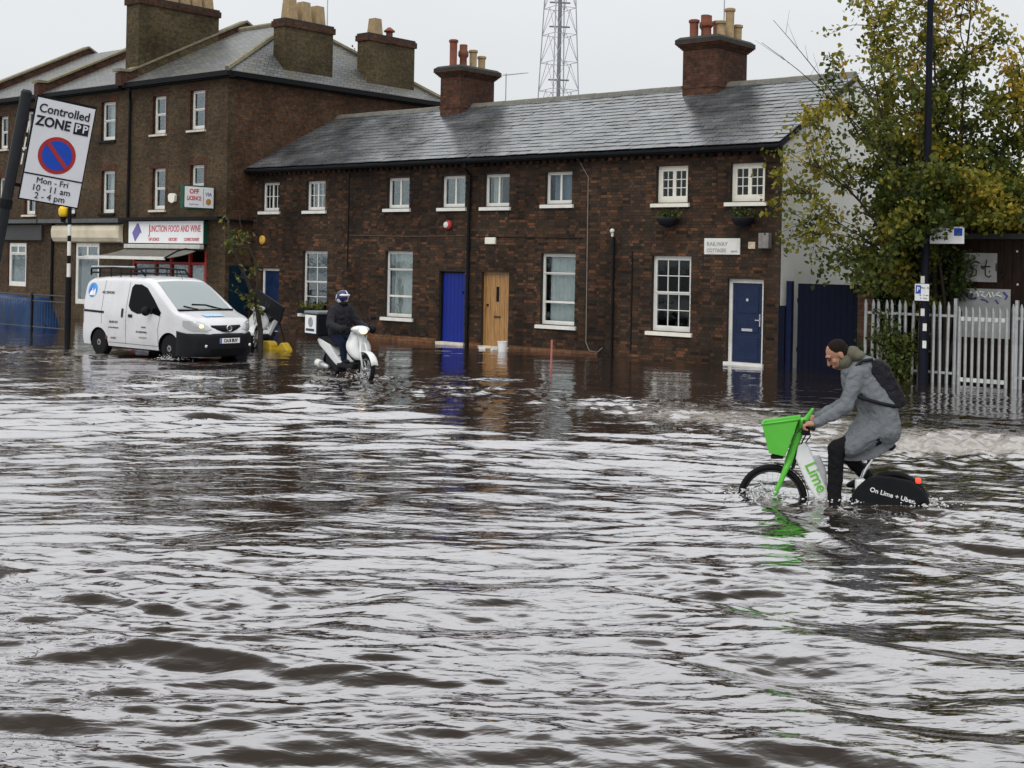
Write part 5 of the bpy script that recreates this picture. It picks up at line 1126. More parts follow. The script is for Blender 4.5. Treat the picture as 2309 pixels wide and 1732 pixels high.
# ------------------------------------------------------------------ scooters
SCW = pm('scooter_white', (.62,.63,.62), .3, var=.05, coat=.4, grime=.1)
def pr_y(m, poly, w, y=0, bev=0): m.prism(poly, y-w/2, y+w/2); return m
def scooter(at, rz, label, box=True, lit=True, bodym=SCW, group='scooters'):
    t = thing('scooter', label, 'scooter', at, rz, group)
    def spoked(x, r, w, tilt=0):
        o = MB(); o.torus((x,0,r), r-.04, .045, n=32, m=10, sq=1.0); wo = o.build('wheel', RUBBER, t, smooth=True); s_ = MB(); s_.torus((x,0,r), r-.085, .012, n=28, m=6)
        for k in range(6): a = k*math.pi/3; s_.tube([(x,0,r),(x+(r-.09)*math.cos(a),0,r+(r-.09)*math.sin(a))], .012, n=6)
        s_.cyl((x,-.05,r),(x,.05,r),.04,n=12); s_.build('rim', STEEL, wo, smooth=True)
    spoked(1.33, .29, .09); spoked(0, .26, .1)
    f = MB(); rows = []
    for k in range(10):
        a = math.radians(15+k*15); rows.append([(1.33+.335*math.cos(a), y, .29+.335*math.sin(a)+.02*(1-(y/.075)**2)) for y in (-.075,-.045,0,.045,.075)])
    f.grid(rows); fo = f.build('front_fender', bodym, t, smooth=True); fo.modifiers.new('s','SOLIDIFY').thickness = .008
    k = MB(); 
    for s in (-1,1): k.tube([(1.33,s*.075,.29),(1.22,s*.075,.60),(1.16,s*.05,.78)], .02, n=8)
    k.build('fork', bodym, t, smooth=True)
    d = MB(); d.cyl((1.33,.055,.29),(1.33,.06,.29),.11,n=20); d.build('brake_disc', CHROME, t)
    # leg shield
    sh = MB(); rows = []
    for u in np.linspace(0,1,9):
        x = 1.22-.20*u if u < .6 else 1.10-.04*(u-.6); x = 1.02+.22*(1-u)**1.2*1.0 + (.03*u); z = .46+.52*u; w = (.13+.14*math.sin(math.pi*min(1,u*1.15))**.8) if u < .87 else .16-.3*(u-.87)
        rows.append([(x-.13*abs(v)**2.0, v*w, z) for v in np.linspace(-1,1,9)])
    sh.grid(rows); so_ = sh.build('leg_shield', bodym, t, smooth=True); so_.modifiers.new('s','SOLIDIFY').thickness = .03
    for s in (-1,1):
        q = MB(); q.tube([(1.13,s*.10,.92),(1.165,s*.075,.72),(1.215,s*.045,.52)], .012, n=6); q.build('shield_trim', GREYL, so_)
    hs = MB(); hs.ell((1.06,0,1.03), (.13,.20,.075), n=18, m=10); hs.ell((1.12,0,1.0), (.10,.12,.08), n=16, m=8); hso = hs.build('headset', bodym, t); remesh(hso, .015)
    hl = MB(); hl.ell((1.19,0,1.005), (.045,.085,.055), n=14, m=8); hl.build('headlight', LIT if lit else LENS, hso, smooth=True)
    hb = MB(); hb.tube([(.92,-.36,1.04),(1.0,-.2,1.06),(1.02,0,1.06),(1.0,.2,1.06),(.92,.36,1.04)], .018, n=8); hb.build('handlebar', BLACKPL, t, smooth=True)
    for s in (-1,1):
        g = MB(); g.ell((.98,s*.31,1.03), (.10,.075,.085), n=12, m=8); g.build('bar_muff', BLACK, t, smooth=True)
        m_ = MB(); m_.tube([(.99,s*.22,1.08),(.98,s*.30,1.22)], .008, n=6); m_.ell((.98,s*.33,1.25), (.02,.07,.045), n=12, m=6); m_.build('mirror', BLACKPL, t, smooth=True)
    fl = MB(); fl.bbox(.42,1.04,-.15,.15,.27,.38,.03); fl.build('footboard', BLACKPL, t)
    tl = MB(); tl.prism([(-.42,.74),(-.36,.80),(.10,.70),(.36,.50),(.62,.36),(.40,.30),(.18,.40),(-.05,.52),(-.30,.64)], -.15, .15); to = tl.build('tail_panel', bodym, t); remesh(to, .02, it=3)
    st = MB(); st.prism([(-.42,.80),(-.36,.84),(-.05,.84),(.12,.79),(.40,.78),(.46,.74),(.30,.66),(.0,.70)], -.14, .14); s2 = st.build('seat', BLACKPL, t); remesh(s2, .02, it=4)
    en = MB(); en.bbox(-.12,.42,-.12,.10,.16,.50,.05); en.build('engine', BLACKPL, t); ex = MB(); ex.cyl((-.30,-.17,.30),(.12,-.16,.24),.065,.05,n=14); ex.build('exhaust', STEEL, t, smooth=True); q = MB(); q.cyl((-.32,-.175,.31),(-.16,-.175,.29),.07,.07,n=16); q.build('exhaust_shield', WHITE, t)
    rf = MB(); rows = [[(.31*math.cos(math.radians(a)), y, .26+.31*math.sin(math.radians(a))) for y in (-.07,0,.07)] for a in range(60,190,13)]; rf.grid(rows); ro_ = rf.build('rear_fender', BLACKPL, t, smooth=True); ro_.modifiers.new('s','SOLIDIFY').thickness = .01
    if box:
        b = MB(); b.bbox(-.78,-.24,-.24,.24,.83,1.28,.03); bo = b.build('delivery_box', BLACKPL, t); l_ = MB(); l_.bbox(-.80,-.22,-.255,.255,1.26,1.32,.02); l_.build('lid', pm('grey_lid', (.16,.17,.18), .4), bo)
        w = MB(); w.box(-.74,-.28,-.252,-.241,.88,1.24); w.build('white_sticker', MATS['sign_white'], bo); w = MB(); w.box(-.795,-.783,-.22,.22,.86,1.24); w.build('orange_panel', pm('box_orange', (.45,.09,.02), .45), bo)
        q = MB(); q.lathe([(.10,0),(.10,-.004)], (-.5,-.254,1.10), n=16, axis='y'); q.build('printed_mark', pm('mark_grey', (.28,.28,.3), .5, var=.5, scale=30), bo); q = MB(); q.box(-.70,-.34,-.256,-.253,.92,.97); q.build('printed_band', pm('mark_dark', (.04,.04,.07), .5), bo)
    return t
scooter(loc(13.92,-8.95,-.10), RZ-.24, 'white delivery scooter with lit headlight ridden through the water by the cottages')
scooter(loc(6.55,-4.55,-.04), RZ-math.radians(55), 'white parked scooter half hidden behind the tilted black board', box=False, lit=False)
# ------------------------------------------------------------------ people
SKIN = pm('skin', (.33,.17,.11), .5, var=.12, scale=12); SKIND = pm('skin_dark', (.14,.07,.045), .5, var=.12)
HAIR = pm('dark_hair', (.012,.009,.007), .8, spec=.08, var=.4, scale=60, bump=.4, bscale=160)
def cloth(name, c, rough=.85, folds=.5, fs=7.0):
    if name in MATS: return MATS[name]
    m, nt, b = newmat(name); L = nt.links.new; tc = nt.nodes.new('ShaderNodeTexCoord'); n1 = nt.nodes.new('ShaderNodeTexNoise'); n1.inputs['Scale'].default_value = fs; n1.inputs['Detail'].default_value = 3; n1.inputs['Distortion'].default_value = 1.2; L(tc.outputs['Object'], n1.inputs['Vector'])
    n2 = nt.nodes.new('ShaderNodeTexNoise'); n2.inputs['Scale'].default_value = 260; n2.inputs['Detail'].default_value = 2; L(tc.outputs['Object'], n2.inputs['Vector'])
    r = nt.nodes.new('ShaderNodeMapRange'); r.inputs[1].default_value = .3; r.inputs[2].default_value = .7; r.inputs[3].default_value = .92; r.inputs[4].default_value = 1.08; L(n2.outputs[0], r.inputs[0]); mc = nt.nodes.new('ShaderNodeMixRGB'); mc.blend_type = 'MULTIPLY'; mc.inputs[0].default_value = 1; mc.inputs[1].default_value = (*c,1); L(r.outputs[0], mc.inputs[2]); L(mc.outputs[0], b.inputs['Base Color'])
    b.inputs['Roughness'].default_value = rough; b.inputs['Specular IOR Level'].default_value = .08; b1 = nt.nodes.new('ShaderNodeBump'); b1.inputs['Strength'].default_value = folds; b1.inputs['Distance'].default_value = .05; L(n1.outputs[0], b1.inputs['Height']); L(b1.outputs[0], b.inputs['Normal']); MATS[name] = m; return m
def head_prims(m, R, c, s=1.0):
    """head facing -X in its own frame, turned by R, centred at c"""
    def e(p, r): m.ell(c + R @ (Vector(p)*s), tuple(k*s for k in r), n=16, m=10, R=R)
    e((.015,0,.03), (.098,.076,.095)); e((-.02,0,-.035), (.072,.060,.085)); e((-.045,0,-.085), (.04,.042,.035)); e((-.075,0,.035), (.022,.055,.02))
    m.cap(c+R@(Vector((-.088,0,.02))*s), c+R@(Vector((-.112,0,-.025))*s), .010*s, .016*s, n=8); e((-.088,0,-.062), (.014,.026,.008)); e((-.086,0,-.075), (.013,.022,.008))
    for q in (-1,1): e((.015,q*.078,-.01), (.022,.010,.034)); e((-.055,q*.045,-.02), (.025,.02,.025))
def hand_prims(m, c, grip, fwd, up, s=1.0, side=1):
    """fist closed round a bar: grip = bar direction, fwd = away from the wrist"""
    c = Vector(c); g = Vector(grip).normalized(); f = Vector(fwd).normalized(); u = Vector(up).normalized()
    m.ell(c+u*.022-f*.03, (.048*s,.04*s,.028*s), n=12, m=8)
    for k, ln in enumerate((.9,1.0,.95,.8)):
        b = c+g*(.033-.022*k)*s+u*.026; p = [b-f*.005, b+f*.038*ln, b+f*.045*ln-u*.030, b+f*.012-u*.046]
        for a, d in zip(p, p[1:]): m.cap(a, d, .0098*s, .009*s, n=8)
    t0 = c-f*.03+g*.035*s+u*.005; m.cap(t0, t0+f*.03+g*.012-u*.012, .012*s, .010*s, n=8); m.cap(t0+f*.03+g*.012-u*.012, t0+f*.05-u*.028, .010*s, .008*s, n=8)
def crease(o, sc, st):
    t = bpy.data.textures.new('folds', 'CLOUDS'); t.noise_scale = sc; t.noise_depth = 1; t.noise_basis = 'VORONOI_F2_F1'
    d = o.modifiers.new('folds', 'DISPLACE'); d.texture = t; d.strength = st; d.mid_level = .35; s = o.modifiers.new('s2', 'SMOOTH'); s.iterations = 2
# --- cyclist; X runs backwards along the bicycle, -Y is the side towards the camera
BK = Vector((2.60, 13.05, 0)); BRZ = math.radians(-14.4)
per = thing('person', 'person in long grey hooded coat with black backpack riding the green and white bicycle', 'person', BK, BRZ)
Rh = Matrix.Rotation(math.radians(-38), 3, 'Y') @ Matrix.Identity(3); Rh = Matrix.Rotation(math.radians(12), 3, 'Z') @ Rh
HC = Vector((.592, -.01, 1.425))
b = MB(); head_prims(b, Rh, HC, 1.10); b.cap((.62,0,1.36),(.76,0,1.27),.062,.075)
b.cap((.78,0,1.22),(1.02,0,.80),.13,.14)
for s in (-1,1):
    b.cap((.76,s*.16,1.24),(.68,s*.24,.94),.055,.045); b.cap((.68,s*.24,.94),(.40,s*.275,.775),.043,.03); b.cap((.97,s*.1,.70),(.61,s*.13,.52),.075,.06)
    hand_prims(b, (.335, s*.275, .742), (-.10*1.0, s*-1.0 if s < 0 else -1.0, .0), (-.85,0,-.30), (-.25,0,.95), 1.12)
b.cap((.61,-.13,.52),(.585,-.13,.03),.055,.04); b.cap((.62,.13,.50),(.90,.13,.22),.055,.04); b.cap((.585,-.13,.03),(.50,-.13,-.06),.04,.04); b.cap((.90,.13,.22),(.82,.13,.14),.04,.04)
bo = b.build('body', SKIN, per); remesh(bo, .0075, it=2)
h = MB()
def hh(p, r): h.ell(HC + Rh @ (Vector(p)*1.10), tuple(k*1.10 for k in r), n=18, m=12, R=Rh)
hh((.030,0,.046), (.094,.081,.086)); hh((.066,0,-.01), (.056,.074,.080)); hh((.012,0,.01),(.03,.081,.045))
ho = h.build('hair', HAIR, per); remesh(ho, .009, it=2)
for s in (-1,1):
    e = MB(); e.ell(HC+Rh@(Vector((-.087,s*.032,.008))*1.1), (.010,.014,.007), n=8, m=6, R=Rh); e.build('eye', pm('eye_dark', (.02,.015,.012), .2), per)
    e = MB(); e.cap(HC+Rh@(Vector((-.098,s*.016,.036))*1.1), HC+Rh@(Vector((-.088,s*.052,.036))*1.1), .006, .005, n=6); e.build('eyebrow', HAIR, per)
sb = MB(); sb.ell(HC+Rh@(Vector((-.048,0,-.083))*1.1), (.048,.05,.03), n=14, m=8, R=Rh); sbo = sb.build('beard', pm('stubble', (.09,.05,.035), .8, var=.3, scale=80), per)
GREYW = cloth('grey_wool', (.135,.145,.155), .9, .8, 6.5)
c = MB()
c.prism([(.74,1.05),(.80,.86),(.66,.63),(.628,.415),(.80,.415),(.95,.445),(1.09,.54),(1.185,.66),(1.19,.80),(1.11,1.0),(.95,1.2),(.82,1.25)], -.135, .135)
for s in (-1,1):
    c.cap((.80,s*.075,1.24),(1.02,s*.075,.92),.13,.145); c.cap((1.02,s*.07,.92),(1.06,s*.08,.72),.15,.15); c.cap((.99,s*.09,.74),(.74,s*.13,.56),.135,.115)
    c.cap((.78,s*.155,1.26),(.685,s*.245,.95),.088,.072); c.cap((.685,s*.245,.95),(.415,s*.275,.785),.072,.052); c.ell((.80,s*.12,1.27), (.10,.10,.085), n=12, m=8)
c.ell((.88,0,1.34), (.13,.15,.09), n=14, m=8, R=Matrix.Rotation(.35,3,'Y')); c.ell((.78,0,1.31), (.10,.125,.075), n=14, m=8); c.ell((.69,0,1.27), (.075,.095,.07), n=14, m=8); c.cap((.70,0,1.22),(.76,0,1.05),.085,.1)
co = c.build('coat', GREYW, per); remesh(co, .012, it=3); crease(co, .11, .030)
k = MB(); k.ell((.735,0,1.445), (.075,.105,.075), n=16, m=10, R=Matrix.Rotation(.3,3,'Y')); k.ell((.665,0,1.36), (.085,.105,.085), n=14, m=8); k.ell((.79,0,1.42), (.07,.12,.06), n=12, m=8); ko = k.build('hood', cloth('olive_cotton', (.10,.095,.07), .9, .4, 14), per); remesh(ko, .012, it=3)
t_ = MB(); BT = cloth('black_trousers', (.010,.010,.011), .8, .5, 9)
t_.cap((.98,-.1,.68),(.605,-.13,.535),.105,.092); t_.cap((.605,-.13,.535),(.595,-.13,.28),.088,.078); t_.cap((.595,-.13,.28),(.588,-.13,-.02),.078,.068)
t_.cap((.98,.1,.68),(.64,.13,.50),.105,.09); t_.cap((.64,.13,.50),(.90,.13,.24),.085,.062); t_.ell((1.0,0,.68),(.14,.15,.12),n=12,m=8); to = t_.build('trousers', BT, per); remesh(to, .013, it=4); crease(to, .09, .022)
for (ax, ay, az, rot) in ((.585,-.13,-.045,0),(.885,.13,.20,-.3)):
    s_ = MB(); s_.ell((ax-.07,ay,az-.02), (.13,.05,.042), n=14, m=8, R=Matrix.Rotation(rot,3,'Y')); s_.ell((ax+.0,ay,az+.02), (.06,.048,.055), n=12, m=8); so = s_.build('shoe', BLACKPL, per); remesh(so, .012)
bp_ = thing('backpack', 'black backpack worn by the cyclist in the grey coat', 'backpack', BK, BRZ)
p = MB(); p.prism([(.875,1.335),(.93,1.40),(1.00,1.40),(1.075,1.34),(1.235,1.03),(1.235,.98),(1.19,.945),(1.12,.945),(1.02,1.06)], -.135, .135); po = p.build('bag', cloth('black_nylon', (.017,.017,.021), .6, .9, 10), bp_); remesh(po, .013, it=5); crease(po, .10, .016)
p = MB(); p.prism([(1.06,1.30),(1.10,1.28),(1.225,1.06),(1.20,1.03)], -.10, .10); pk_ = p.build('front_pocket', MATS['black_nylon'], bp_); remesh(pk_, .012, it=3)
for s in (-1,1):
    st = MB(); st.tube([(.92,s*.12,1.40),(.82,s*.15,1.385),(.70,s*.16,1.25),(.72,s*.20,1.08),(.84,s*.235,1.035),(1.0,s*.225,.995),(1.14,s*.16,.965)], .018, n=6); st.build('strap', pm('strap_black', (.008,.008,.010), .7), bp_, smooth=True)
# --- e-bike
bike = thing('hire_bicycle', 'white and lime green electric hire bicycle half under water with front basket', 'bicycle', BK, BRZ)
LIME = pm('lime_green_paint', (.095,.46,.045), .4, var=.08, scale=4, coat=.2); BWH = pm('bike_white', (.72,.73,.73), .3, var=.04, coat=.3, grime=.08)
for wx, rr in ((0,.335),(1.14,.335)):
    w = MB(); w.torus((wx,0,-.005), rr-.026, .028, n=44, m=10); wo = w.build('wheel', RUBBER, bike, smooth=True); r_ = MB(); r_.torus((wx,0,-.005), rr-.062, .012, n=40, m=8); r_.cyl((wx,-.04,-.005),(wx,.04,-.005),.03,n=12); r_.build('rim', pm('dark_rim', (.03,.03,.032), .4, metal=.5), wo, smooth=True)
    s_ = MB()
    for q in range(28): a = q*2*math.pi/28; s_.tube([(wx+.028*math.cos(a+.6),(-1)**q*.03,-.005+.028*math.sin(a+.6)),(wx+(rr-.065)*math.cos(a),0,-.005+(rr-.065)*math.sin(a))], .0014, n=3, caps=False)
    s_.build('spokes', STEEL, wo)
mg = MB(); rows = [[((.352)*math.cos(math.radians(a)), y, -.005+.352*math.sin(math.radians(a))) for y in (-.034,0,.034)] for a in range(-10,165,9)]
mg.grid(rows[:1]+rows[1:12]); mo = mg.build('front_mudguard', BLACKPL, bike, smooth=True); mo.modifiers.new('s','SOLIDIFY').thickness = .004
f = MB()
for s in (-1,1): f.tube([(.005,s*.062,0),(.085,s*.062,.19),(.125,s*.05,.30),(.15,s*.02,.36)], [.022,.026,.032,.036], n=10)
f.tube([(.145,0,.34),(.20,0,.52),(.255,0,.70),(.275,0,.77)], [.045,.042,.045,.04], n=12); fo = f.build('fork', LIME, bike); remesh(fo, .011, it=3)
st = MB(); st.bbox(.235,.305,-.06,.06,.66,.80,.02); st.prism([(.28,.79),(.36,.90),(.385,.895),(.33,.77)], -.035, .035); sto = st.build('stem', LIME, bike); remesh(sto, .010, it=3)
q = MB(); q.prism([(.17,.30),(.205,.30),(.27,.53),(.235,.55)], -.028, .028); q.build('head_tube', BLACKPL, bike)
bs = MB(); top = [(-.105,-.17,.735),(.245,-.17,.80),(.245,.17,.80),(-.105,.17,.735)]; bot = [(-.035,-.13,.455),(.12,-.13,.43),(.12,.13,.43),(-.035,.13,.455)]
i = bs.pts(top+bot)
for fq in ((0,1,5,4),(1,2,6,5),(2,3,7,6),(3,0,4,7),(4,5,6,7)): bs.f.append(tuple(i+j for j in fq))
bso = bs.build('basket', LIME, bike); md = bso.modifiers.new('s','SOLIDIFY'); md.thickness = .012; mb_ = bso.modifiers.new('b','BEVEL'); mb_.width = .014; mb_.segments = 2
rm = MB(); rm.tube(top+[top[0]], .011, n=6); rm.build('basket_rim', LIME, bso, smooth=True); q = MB(); q.bbox(-.02,.10,-.10,.10,.40,.43,.008); q.build('basket_bracket', BLACKPL, bike)
hb = MB(); hb.tube([(.40,-.33,.735),(.345,-.28,.742),(.30,-.15,.77),(.285,0,.78),(.30,.15,.77),(.345,.28,.742),(.40,.33,.735)], .013, n=8); hb.build('handlebar', BLACKPL, bike, smooth=True)
for s in (-1,1):
    q = MB(); q.tube([(.395,s*.325,.735),(.335,s*.27,.742),(.315,s*.21,.755)], .019, n=8); q.build('grip', RUBBER, bike, smooth=True); q = MB(); q.tube([(.30,s*.20,.75),(.25,s*.26,.70),(.24,s*.30,.69)], .006, n=6); q.build('brake_lever', BLACKPL, bike)
q = MB(); q.tube([(.30,-.1,.76),(.32,-.06,.66),(.28,-.03,.58),(.25,-.03,.5)], .007, n=6); q.tube([(.31,.1,.76),(.35,.04,.62),(.28,.03,.52)], .007, n=6); q.build('cables', BLACKPL, bike, smooth=True); q = MB(); q.bbox(.27,.35,-.14,-.05,.645,.74,.015); q.build('controller', BLACKPL, bike)
dt = MB(); dt.prism([(.235,.535),(.30,.565),(.345,.51),(.425,.33),(.535,.09),(.62,-.06),(.48,-.08),(.32,.17),(.215,.40)], -.042, .042); dto = dt.build('down_tube', BWH, bike); remesh(dto, .011, it=3)
bt = MB(); bt.prism([(.37,.43),(.44,.445),(.505,.31),(.52,.16),(.475,.19)], -.034, .034); bto = bt.build('battery', pm('battery_grey', (.40,.41,.42), .4, var=.08), bike); remesh(bto, .011, it=3)
ch = MB(); ch.prism([(.56,-.02),(.66,.02),(.86,-.03),(1.14,-.07),(1.14,-.12),(.86,-.10),(.6,-.12)], -.05, .05); cho = ch.build('chainstay', BWH, bike); remesh(cho, .013, it=3)
rc = MB(); rc.prism([(.72,.01),(.80,.165),(.87,.235),(.985,.285),(1.10,.285),(1.30,.255),(1.40,.175),(1.455,.085),(1.465,.03),(1.40,.05),(1.30,-.03),(1.20,-.06),(1.0,-.035)], -.062, .062); rco = rc.build('rear_cover', pm('cover_black', (.007,.008,.010), .5, spec=.12, var=.2, scale=5), bike); remesh(rco, .012, it=4)
q = MB(); q.prism([(1.36,.05),(1.44,.06),(1.49,-.12),(1.42,-.12)], -.04, .04); q.build('mudflap', BLACKPL, bike); q = MB(); q.bbox(1.335,1.39,-.035,.035,.225,.275,.015); q.build('rear_light', pm('rear_lamp_red', (.9,.07,.03), .3, emit=.6), bike)
sp_ = MB(); sp_.tube([(.815,0,.14),(.87,0,.32),(.965,0,.52)], [.030,.020,.018], n=10); sp_.build('seat_post', CHROME, bike, smooth=True); q = MB(); q.bbox(.78,.88,-.045,.045,.13,.24,.02); q.build('seat_clamp', BWH, bike)
sd_ = MB(); sd_.prism([(.88,.545),(.93,.575),(1.12,.60),(1.16,.575),(1.12,.53),(.96,.525)], -.075, .075); sdo = sd_.build('saddle', BLACKPL, bike); remesh(sdo, .013, it=4)
cr = MB(); cr.tube([(.70,-.07,-.05),(.595,-.075,-.125)], .014, n=8); cr.bbox(.50,.62,-.18,-.08,-.15,-.125,.006); cr.tube([(.70,.07,-.05),(.80,.075,.03)], .014, n=8); cr.bbox(.75,.87,.09,.19,.085,.11,.006); cr.build('pedals', BLACKPL, bike)
LT = pm('lime_letter', (.14,.48,.05), .5); LWH = pm('cover_letter_white', (.75,.75,.75), .5)
text('Lime', .155, bike, Matrix.Translation((.412,-.0465,.235)) @ Matrix.Rotation(math.radians(63),4,'Y') @ Matrix.Rotation(math.radians(90),4,'X'), LT, bold=.015)
text('On Lime + Uber', .062, bike, Matrix.Translation((1.125,-.066,.105)) @ Matrix.Rotation(math.radians(13),4,'Y') @ Matrix.Rotation(math.radians(90),4,'X'), LWH, bold=.012)
# --- scooter rider; X forward
rid = thing('person', 'scooter rider in dark jacket, jeans and white and blue helmet', 'person', loc(13.92,-8.95,-.10), RZ-.24)
JK = cloth('dark_jacket', (.020,.019,.024), .7, .6, 8); JN = cloth('dark_jeans', (.010,.014,.032), .85, .5, 9)
b = MB(); b.ell((.36,0,1.60),(.095,.078,.115),n=14,m=10); b.ell((.43,0,1.57),(.03,.03,.06),n=10,m=6); b.cap((.455,0,1.60),(.468,0,1.57),.012,.014,n=8); b.cap((.34,0,1.50),(.32,0,1.40),.06,.07); b.cap((.30,0,1.36),(.24,0,.95),.14,.14)
for s in (-1,1):
    b.cap((.31,s*.19,1.34),(.45,s*.29,1.10),.05,.045); b.cap((.45,s*.29,1.10),(.82,s*.30,1.03),.04,.03); b.cap((.24,s*.10,.86),(.66,s*.14,.74),.08,.06); b.cap((.66,s*.14,.74),(.68,s*.13,.42),.055,.04); hand_prims(b, (.93,s*.30,1.045), (0,1,0), (1,0,-.1), (.1,0,1))
bo = b.build('body', SKIND, rid); remesh(bo, .011, it=2)
j = MB(); j.cap((.30,.07,1.36),(.25,.07,.96),.17,.185); j.cap((.30,-.07,1.36),(.25,-.07,.96),.17,.185); j.ell((.33,0,1.44),(.10,.11,.085),n=12,m=8)
for s in (-1,1): j.cap((.31,s*.19,1.36),(.44,s*.32,1.10),.10,.09); j.cap((.44,s*.32,1.10),(.84,s*.305,1.035),.088,.065)
jo = j.build('jacket', JK, rid); remesh(jo, .015, it=4); crease(jo, .10, .03)
t_ = MB(); t_.ell((.22,0,.87),(.19,.19,.12),n=12,m=8)
for s in (-1,1): t_.cap((.24,s*.10,.86),(.66,s*.15,.735),.105,.088); t_.cap((.66,s*.15,.735),(.70,s*.14,.44),.085,.062)
to = t_.build('jeans', JN, rid); remesh(to, .016, it=4)
for s in (-1,1): s_ = MB(); s_.ell((.76,s*.13,.405),(.13,.05,.045),n=12,m=8); s_.build('shoe', BLACKPL, rid, smooth=True)
hm = MB(); hm.ell((.345,0,1.645),(.150,.128,.125),n=20,m=12); hm.ell((.32,0,1.60),(.13,.13,.14),n=18,m=10); m2, nt, bb_ = newmat('helmet_graphics'); L = nt.links.new; tc = nt.nodes.new('ShaderNodeTexCoord'); s3 = nt.nodes.new('ShaderNodeTexNoise'); s3.inputs['Scale'].default_value = 7; s3.inputs['Detail'].default_value = 0; L(tc.outputs['Object'], s3.inputs['Vector'])
ra = nt.nodes.new('ShaderNodeValToRGB'); ra.color_ramp.interpolation = 'CONSTANT'; ra.color_ramp.elements[0].color = (.015,.018,.07,1); ra.color_ramp.elements[1].position = .50; ra.color_ramp.elements[1].color = (.50,.50,.54,1); e_ = ra.color_ramp.elements.new(.62); e_.color = (.25,.03,.05,1); e_ = ra.color_ramp.elements.new(.66); e_.color = (.04,.04,.16,1); L(s3.outputs[0], ra.inputs[0]); L(ra.outputs[0], bb_.inputs['Base Color']); bb_.inputs['Roughness'].default_value = .2
ho = hm.build('helmet', m2, rid); remesh(ho, .014, it=3); v = MB(); v.ell((.425,0,1.665),(.075,.115,.035),n=14,m=8); v.build('peak', pm('helmet_white', (.65,.65,.68), .3), ho, smooth=True)
sc_ = MB(); sc_.ell((.36,0,1.50),(.10,.10,.075),n=12,m=8); sc_.build('neck_scarf', BLACK, rid, smooth=True)
# ------------------------------------------------------------------ parking zone sign at the left
ev = Vector((.165,0,.986)).normalized(); eh = Vector((.79,.56,-.17)); eh = (eh-ev*eh.dot(ev)).normalized(); en = ev.cross(eh)
zs = thing('parking_zone_sign', 'leaning controlled parking zone sign on a black pole at the left edge', 'sign', (0,0,0)); 
TLc = Vector((-4.122,11.5,3.607)); SWd, SHt = .50, .885
zs.matrix_world = Matrix(((eh.x,en.x,ev.x,TLc.x),(eh.y,en.y,ev.y,TLc.y),(eh.z,en.z,ev.z,TLc.z),(0,0,0,1)))
SG = pm('sign_grey_white', (.60,.61,.64), .4, var=.05, scale=4); SRED = pm('sign_prohibit_red', (.32,.025,.025), .45, var=.08); SBLU = pm('sign_prohibit_blue', (.008,.055,.38), .45, var=.08); SBK = pm('sign_black', (.010,.010,.016), .5)
MB().box(-.012,SWd+.012,.004,.03,-SHt-.012,.022).build('frame', BLACK, zs); pl_ = MB(); pl_.box(0,SWd,-.004,.003,-SHt,0); pl_ = pl_.build('plate', SG, zs)
text('Controlled', .108, pl_, face_T(.245,-.006,-.088), SBK, bold=.012, sx=.92); text('ZONE', .118, pl_, face_T(.165,-.006,-.200), SBK, bold=.028, sx=.92)
MB().box(.345,.475,-.0075,-.0045,-.252,-.150).build('letter_box', SBK, pl_); text('P', .095, pl_, face_T(.378,-.009,-.2), SG, bold=.02); text('P', .095, pl_, face_T(.442,-.009,-.2), SG, bold=.02)
d = MB(); d.lathe([(.163,0),(.163,-.002)], (.245,-.0045,-.468), n=40, axis='y'); d.build('red_ring', SRED, pl_); d = MB(); d.lathe([(.130,0),(.130,-.002)], (.245,-.0075,-.468), n=40, axis='y'); d.build('blue_disc', SBLU, pl_)
d = MB(); a = math.radians(-45); c_, s_ = math.cos(a), math.sin(a); w_, l_ = .017, .142; d.prism([(.245+c_*l_-s_*w_, -.468+s_*l_+c_*w_), (.245-c_*l_-s_*w_, -.468-s_*l_+c_*w_), (.245-c_*l_+s_*w_, -.468-s_*l_-c_*w_), (.245+c_*l_+s_*w_, -.468+s_*l_-c_*w_)], -.0125, -.010); d.build('red_bar', SRED, pl_)
MB().box(0,SWd,-.007,-.0045,-.668,-.655).build('divider', SBK, pl_)
text('Mon - Fri', .074, pl_, face_T(.25,-.006,-.708), SBK); text('10 - 11 am', .078, pl_, face_T(.25,-.006,-.775), SBK); text('2 - 4 pm', .078, pl_, face_T(.25,-.006,-.842), SBK)
p = MB(); p.lathe([(.047,-4.3),(.047,.02),(.035,.04)], (-.095,.03,0), n=18); p.build('pole', pm('pole_black', (.012,.013,.016), .45, var=.25), zs, smooth=False); 
for z in (-.12,-.78): MB().box(-.10,.05,.03,.05,z-.015,z+.015).build('clamp', BLACK, zs)
p = MB(); p.cyl((-.095,.03,-.92),(-.095,.03,-1.0),.056,n=18); p.build('collar', BLACK, zs)
for z, h_ in ((-.22,.10),(-.36,.12),(-.50,.1)): MB().box(-.047,-.035,-.014,-.010,z-h_,z).build('torn_sticker', WHITE, zs)
